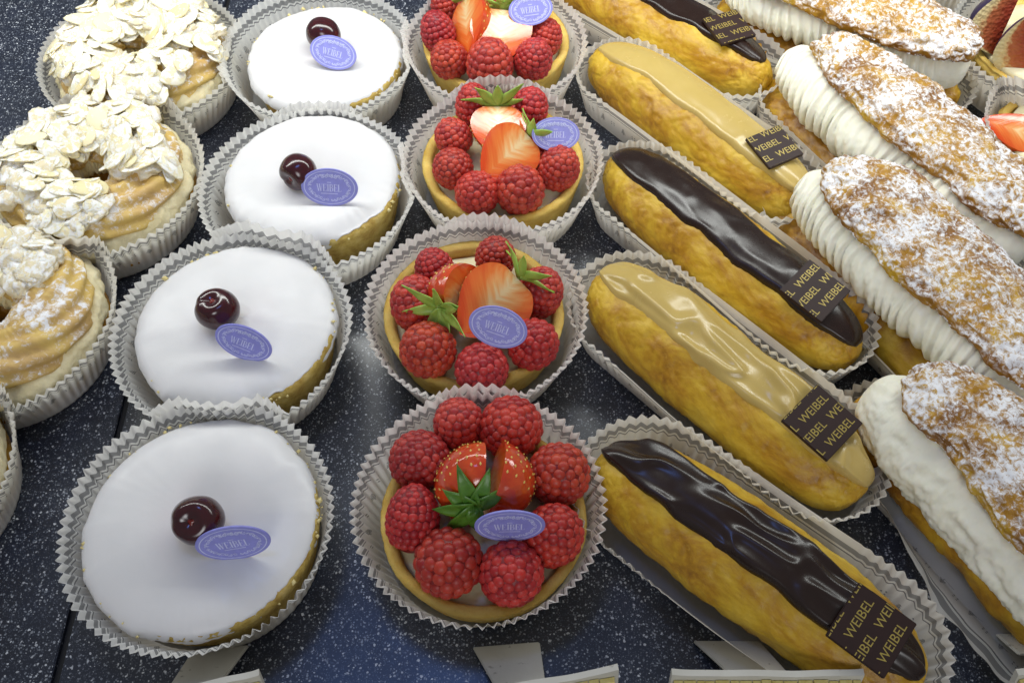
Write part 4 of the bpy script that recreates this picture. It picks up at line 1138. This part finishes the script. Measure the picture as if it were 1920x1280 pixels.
def paris_brest(c, label, seed, nfl, cover, rot=0.0, Rm=.0285, top=.026, nr=9, bare=0.2, blobs=26):
    root = empty('choux_ring', (c[0], c[1], .0010), rot)
    tag(root, label, 'choux ring', 'almond choux rings')
    n1, n2 = 260, 72
    th = np.linspace(0, TAU, n1, endpoint=False); ph = np.linspace(0, TAU, n2, endpoint=False)
    T, Ph = np.meshgrid(th, ph, indexing='ij')
    def ring(name, Rmaj, a, b, z, fn, mat):
        d = fn(T, Ph)
        R = Rmaj + (a + d) * np.cos(Ph); Z = z + (b + d) * np.sin(Ph)
        Z = np.maximum(Z, 0.0)
        P = np.stack([R * np.cos(T), R * np.sin(T), Z], -1)
        return link(name, grid(name, P, True, True), root, mat), R, Z
    N = lambda s: noise3(3 * np.cos(T), 3 * np.sin(T), s + np.sin(Ph))
    fine = lambda s: fbm(14 * np.cos(T) + 3 * np.cos(Ph), 14 * np.sin(T), 3 * np.sin(Ph) + s, 4)
    ring('choux_bottom', Rm, .0180, .0095, .0090, lambda T, P_: .0012 * N(seed) + .0005 * fine(seed), M['choux_dark'])
    ring('cream', Rm, .0190, .0085, .0195, lambda T, P_: .0016 * N(seed + 3) + .0016 * fbm(7 * np.cos(T) + np.cos(P_), 7 * np.sin(T), 2 * np.sin(P_) + seed, 4), M['praline'])
    def rope(T, P_):
        w = 10 * P_ + nr * T + 1.1 * noise3(2 * np.cos(T), 2 * np.sin(T), seed) + .5 * noise3(5 * np.cos(T), 5 * np.sin(T), seed + np.sin(P_))
        f = (.5 + .5 * np.cos(w)) ** .7
        return .0024 * f - .0010 + .0014 * N(seed + 5) + .0004 * fine(seed + 2)
    ring('choux_top', Rm - .0010, .0160, .0108, top, rope, M['choux_ring'])
    # smears of praline cream on top, each its own dollop
    rng = random.Random(seed)
    for k in range(blobs):
        a = rng.uniform(*cover); rr = Rm + rng.uniform(-.0125, .011)
        zz = top + .0105 * math.sqrt(max(0.05, 1 - ((rr - Rm) / .0150) ** 2)) + .0012
        nu_, nv_ = 14, 20
        A, Q = np.meshgrid(np.linspace(.02, PI - .02, nu_), np.linspace(0, TAU, nv_, endpoint=False), indexing='ij')
        sx, sy, sz = rng.uniform(.0065, .0110), rng.uniform(.0050, .0085), rng.uniform(.0026, .0046)
        dd = 1 + .38 * fbm(1.7 * np.sin(A) * np.cos(Q), 1.7 * np.sin(A) * np.sin(Q), 1.7 * np.cos(A) + seed * 3 + k * 2.3, 3)
        P = np.stack([sx * dd * np.sin(A) * np.cos(Q), sy * dd * np.sin(A) * np.sin(Q), sz * dd * np.cos(A)], -1)
        o = link('cream_dollop', grid('cream_dollop', P, False, True, caps=True), root, M['praline_sugar'])
        o.location = (rr * math.cos(a), rr * math.sin(a), zz)
        o.rotation_euler = (0, .5 * (rr - Rm) / .015, a + rng.uniform(-.6, .6)) if False else (rng.uniform(-.3, .3), rng.uniform(-.3, .3), rng.uniform(0, 6))
    for k in range(nfl):
        a = rng.uniform(*cover); f = rng.uniform(-1, 1)
        rr = Rm - .0010 + .0165 * f
        zz = top + .0108 * math.sqrt(max(0.04, 1 - (f * .93) ** 2)) + rng.uniform(.0018, .0062)
        me = FLK[2 * rng.randrange(6) + (1 if rng.random() < bare else 0)]
        o = bpy.data.objects.new('almond_flake', me); COL.objects.link(o); o.parent = root
        o.location = (rr * math.cos(a), rr * math.sin(a), zz)
        out = Vector((math.cos(a), math.sin(a), 0))
        nrm = (Vector((0, 0, 1)) + out * (.75 * f) + Vector((rng.uniform(-.42, .42), rng.uniform(-.42, .42), 0))).normalized()
        q = Vector((0, 0, 1)).rotation_difference(nrm)
        q = q @ Matrix.Rotation(rng.uniform(0, TAU), 3, 'Z').to_quaternion()
        o.rotation_euler = q.to_euler()
        s = rng.uniform(.72, 1.1); o.scale = (s, s, s)
    return root
def mat_ps():
    m = NT('sugared_praline_cream')
    geo = m.n('ShaderNodeNewGeometry'); sx = m.n('ShaderNodeSeparateXYZ'); m.l(geo.outputs['Normal'], sx.inputs[0])
    up = m.ramp(sx.outputs[2], [(0.2, 0.0), (0.7, 1.0)])
    oi = m.n('ShaderNodeObjectInfo')
    vm = m.n('ShaderNodeVectorMath', operation='ADD'); m.l(m.co(), vm.inputs[0]); m.l(oi.outputs['Location'], vm.inputs[1])
    f = m.math('MULTIPLY', m.ramp(m.noise(300, 5, .7, co=vm.outputs[0]), [(0.44, 0.0), (0.56, 1.0)]), up)
    c = m.mix(m.ramp(m.voronoi(900), [(0.05, 0.75), (0.13, 0.0)]), (0.76, 0.66, 0.44), (0.22, 0.14, 0.07))
    m.base(m.mix(f, c, (0.88, 0.87, 0.84))).set(Roughness=0.65).sss(.25, (1, .8, .5), .001)
    m.normal(m.bump(f, .4, .0007, m.bump(m.noise(900, 4), .5, .0008)))
    return m.m
M['praline_sugar'] = mat_ps()
PB = [(-.2020, .4160), (-.2080, .3270), (-.2330, .2440), (-.2560, .1660)]
pb_cups = [(x, y, .0455, .0545, .029) for x, y in PB]
pbl = ['farthest', 'large heaped', 'half visible', 'corner']
paris_brest(PB[0], 'choux ring heaped with sugared almond flakes, farthest back', 11, 150, (0, TAU), .3, blobs=54)
paris_brest(PB[1], 'largest choux ring heaped with sugared almond flakes around an open centre', 12, 140, (-.25, TAU - 1.1), 0, Rm=.0290, blobs=54, nr=7)
paris_brest(PB[2], 'choux ring with bare twisted pastry and few almonds, cut by the frame', 13, 26, (.9, 3.9), -.3, bare=.5, blobs=26, nr=12)
paris_brest(PB[3], 'choux ring in the left corner of the frame, mostly out of view', 14, 20, (1.2, 4.), .2, bare=.4, blobs=12)
for i, w in enumerate(('farthest almond choux ring', 'largest almond choux ring', 'choux ring with few almonds', 'choux ring in the left corner')):
    push = [pb_cups[i + 1]] if i < 3 else []
    if i == 0: push.append(cups_c[3])
    own = (PB[i][0], PB[i][1], .0445, .0468)
    round_cup(PB[i], .0455, .0545, .029, 'pleated paper cup under the %s' % w, seed=40 + i * 3, N=78, push=push, own=own, lobes=.02)

# ------------------------------------------------------------------ the fig tart and the strawberry tart at the right edge
def plain_tart(c, label, seed, h=.020, R=.041):
    root = empty('fruit_tart', (c[0], c[1], .0010))
    tag(root, label, 'tart')
    def wob(T, Rr, Z):
        return Rr + (Rr > .03) * (.0006 * np.sin(Z * 1900 + 2 * noise3(4 * np.cos(T), 4 * np.sin(T), seed)) + .0008 * fbm(6 * np.cos(T), 6 * np.sin(T), Z * 200, 3)), Z
    lathe('crust', dense([(.003, 0), (R - .005, 0), (R - .003, .0015), (R, h - .003), (R - .001, h), (R - .004, h), (R - .005, h - .003), (.003, h - .003)], .001), 160, wob, M['crust'], root)
    def wob2(T, Rr, Z): return Rr, Z + .0008 * noise3(Rr * np.cos(T) * 70, Rr * np.sin(T) * 70, seed)
    lathe('custard', dense([(.003, h - .0028), (R - .0055, h - .0028), (R - .006, h + .0005), (R - .012, h + .0035), (.003, h + .006)], .0015), 100, wob2, M['custard'], root)
    return root
FIG = (.2960, .4260)
round_cup(FIG, .0420, .0520, .030, 'paper cup around the fig tart at the right edge', seed=71, N=76)
plain_tart(FIG, 'custard tart with figs in the upper right corner', 5, h=.024)
def fig_wedge(loc, ang, tilt, label, seed, L=.040, R=.019):
    root = empty('fig_wedge', loc); root.rotation_euler = (tilt[0], tilt[1], ang)
    tag(root, label, 'fig')
    nt, nph = 24, 20
    t = np.linspace(0.01, .99, nt); rp = R * np.sin(PI * t ** .8) ** .75
    ph = np.linspace(-PI * .8, -PI * .2, nph)
    z = (t - .5) * L
    P = np.stack([rp[:, None] * np.cos(ph), rp[:, None] * np.sin(ph), np.repeat(z[:, None], nph, 1)], -1)
    link('skin', grid('skin', P[:, ::-1]), root, M['fig_skin'])
    for e in (0, -1):
        v = np.linspace(0, 1, 12)
        C = P[:, e][:, None] * v[None, :, None] + np.stack([0 * z, 0 * z, z], -1)[:, None] * (1 - v)[None, :, None]
        uv = np.stack([np.repeat(v[None], nt, 0), np.repeat(t[:, None], 12, 1)], -1)
        link('flesh', grid('flesh', C if e == 0 else C[:, ::-1], uv=uv if e == 0 else uv[:, ::-1]), root, M['fig_flesh'])
    return root
fig_wedge(at(1892, 38, .046), R_(-148), (R_(8), R_(-10), 0), 'purple fig wedge with red flesh standing on the custard tart', 1)
fig_wedge(at(1935, 92, .040), R_(-160), (R_(20), R_(20), 0), 'lower fig wedge at the right edge of the frame', 2)
ST = (.2930, .3560)
round_cup(ST, .0400, .0500, .030, 'paper cup at the right edge below the fig tart', seed=77, N=74, push=[(FIG[0], FIG[1], .042, .052, .03)])
plain_tart(ST, 'small tart with a strawberry at the right edge', 9)
strawberry_half(at(1905, 245, .027), (-.9, .35, .1), (.1, -.4, .9), .010, .036, 'strawberry half on the tart at the right edge', 15)
BK = (.2900, .5200)
round_cup(BK, .0420, .0520, .030, 'paper cup at the top edge behind the fig tart', seed=81, N=76)
plain_tart(BK, 'pastry at the top edge behind the fig tart, barely in view', 13, h=.026)

# ------------------------------------------------------------------ price signs along the front
def price_sign(a, b, z, foot, label, n_rib, seed):
    """a, b: the two top corners of the ribbed gilt face; foot: four corners of the cream prop on the counter"""
    A, Bv = Vector(a), Vector(b)
    mid = (A + Bv) / 2; ex = (Bv - A); W = ex.length; ex.normalize()
    root = empty('price_sign', (mid.x, mid.y, 0)); yaw = math.atan2(ex.y, ex.x); root.rotation_euler = (0, 0, yaw)
    tag(root, label, 'price sign', 'price signs along the counter front')
    lean = .30                       # leans back: top edge farther than the bottom
    rng = random.Random(seed)
    # cream backing board with a wavy top edge
    n = 40; xs = np.linspace(-W / 2 - .001, W / 2 + .0005, n)
    topz = z + .0016 + .0012 * noise3(xs * 55, 0, seed) + .0009 * (np.abs(xs / W * 2) ** 6)
    P = []
    for (zf, yo) in ((0, .0), (1, .0), (1, .0022), (0, .0022)):
        Zr = np.where(zf, topz, 0.0005); yy = yo + .0006 - lean * (z - Zr)
        P.append(np.stack([xs, yy, Zr], -1))
    me = grid('backing_board', np.stack(P, 1), False, True, caps=True, smooth=False)
    link('backing_board', me, root, M['cream_wood'])
    # gilt ribs, each its own strip
    x = -W / 2
    while x < W / 2 - .001:
        w = rng.uniform(.0028, .0060); w = min(w, W / 2 - x)
        h = z - rng.uniform(.0, .0008); d = rng.uniform(.0016, .0030)
        q = [(x, -d), (x + w * .86, -d), (x + w * .92, .0003), (x, .0003)]
        P = np.array([[(px, py - lean * (z - zz), zz) for px, py in q] for zz in (.0006, h - .0006, h)])
        P[2, 0:2, 1] += .0006
        link('gilt_rib', grid('gilt_rib', P, False, True, caps=True, smooth=False), root, M['gilt'])
        x += w
    # prop
    inv = Matrix.Rotation(-yaw, 3, 'Z')
    V = []
    for (q, zz) in foot:
        l = inv @ (Vector((q[0], q[1], 0)) - Vector((mid.x, mid.y, 0)))
        V.append((l.x, l.y, zz)); 
    V = V + [(q[0], q[1], max(q[2] - .0022, .0003)) for q in V]
    F4 = [(0, 1, 2, 3), (7, 6, 5, 4), (0, 4, 5, 1), (1, 5, 6, 2), (2, 6, 7, 3), (3, 7, 4, 0)]
    me = pydata('prop', V, [np.array(F4)], False)
    bm = bmesh.new(); bm.from_mesh(me); bmesh.ops.recalc_face_normals(bm, faces=bm.faces[:]); bmesh.ops.bevel(bm, geom=bm.edges[:], offset=.0005, segments=2, affect='EDGES'); bm.to_mesh(me); bm.free()
    link('prop', me, root, M['cream_wood'])
    return root
def fpt(px, py, z): q = at(px, py, z); return ((q.x, q.y), z)
zs = .030
price_sign(at(300, 1314, zs), at(487, 1276, zs), zs, [fpt(362, 1216, .0025), fpt(466, 1208, .0025), fpt(405, 1290, .016), fpt(310, 1295, .016)], 'gilt ribbed price sign in front of the nearest cherry cake', 20, 1)
price_sign(at(870, 1316, zs), at(1158, 1267, zs), zs, [fpt(886, 1212, .0025), fpt(1012, 1202, .0025), fpt(1022, 1275, .016), fpt(930, 1290, .016)], 'gilt ribbed price sign in front of the nearest raspberry tart', 30, 2)
price_sign(at(1264, 1275, zs), at(1616, 1275, zs), zs, [fpt(1300, 1200, .0025), fpt(1425, 1200, .0025), fpt(1480, 1262, .016), fpt(1370, 1264, .016)], 'gilt ribbed price sign in front of the nearest dark eclair', 40, 3)
price_sign(at(1912, 1275, zs), at(2200, 1215, zs), zs, [fpt(1868, 1187, .0025), fpt(1990, 1187, .0025), fpt(2000, 1230, .016), fpt(1912, 1225, .016)], 'gilt ribbed price sign at the lower right corner', 40, 4)
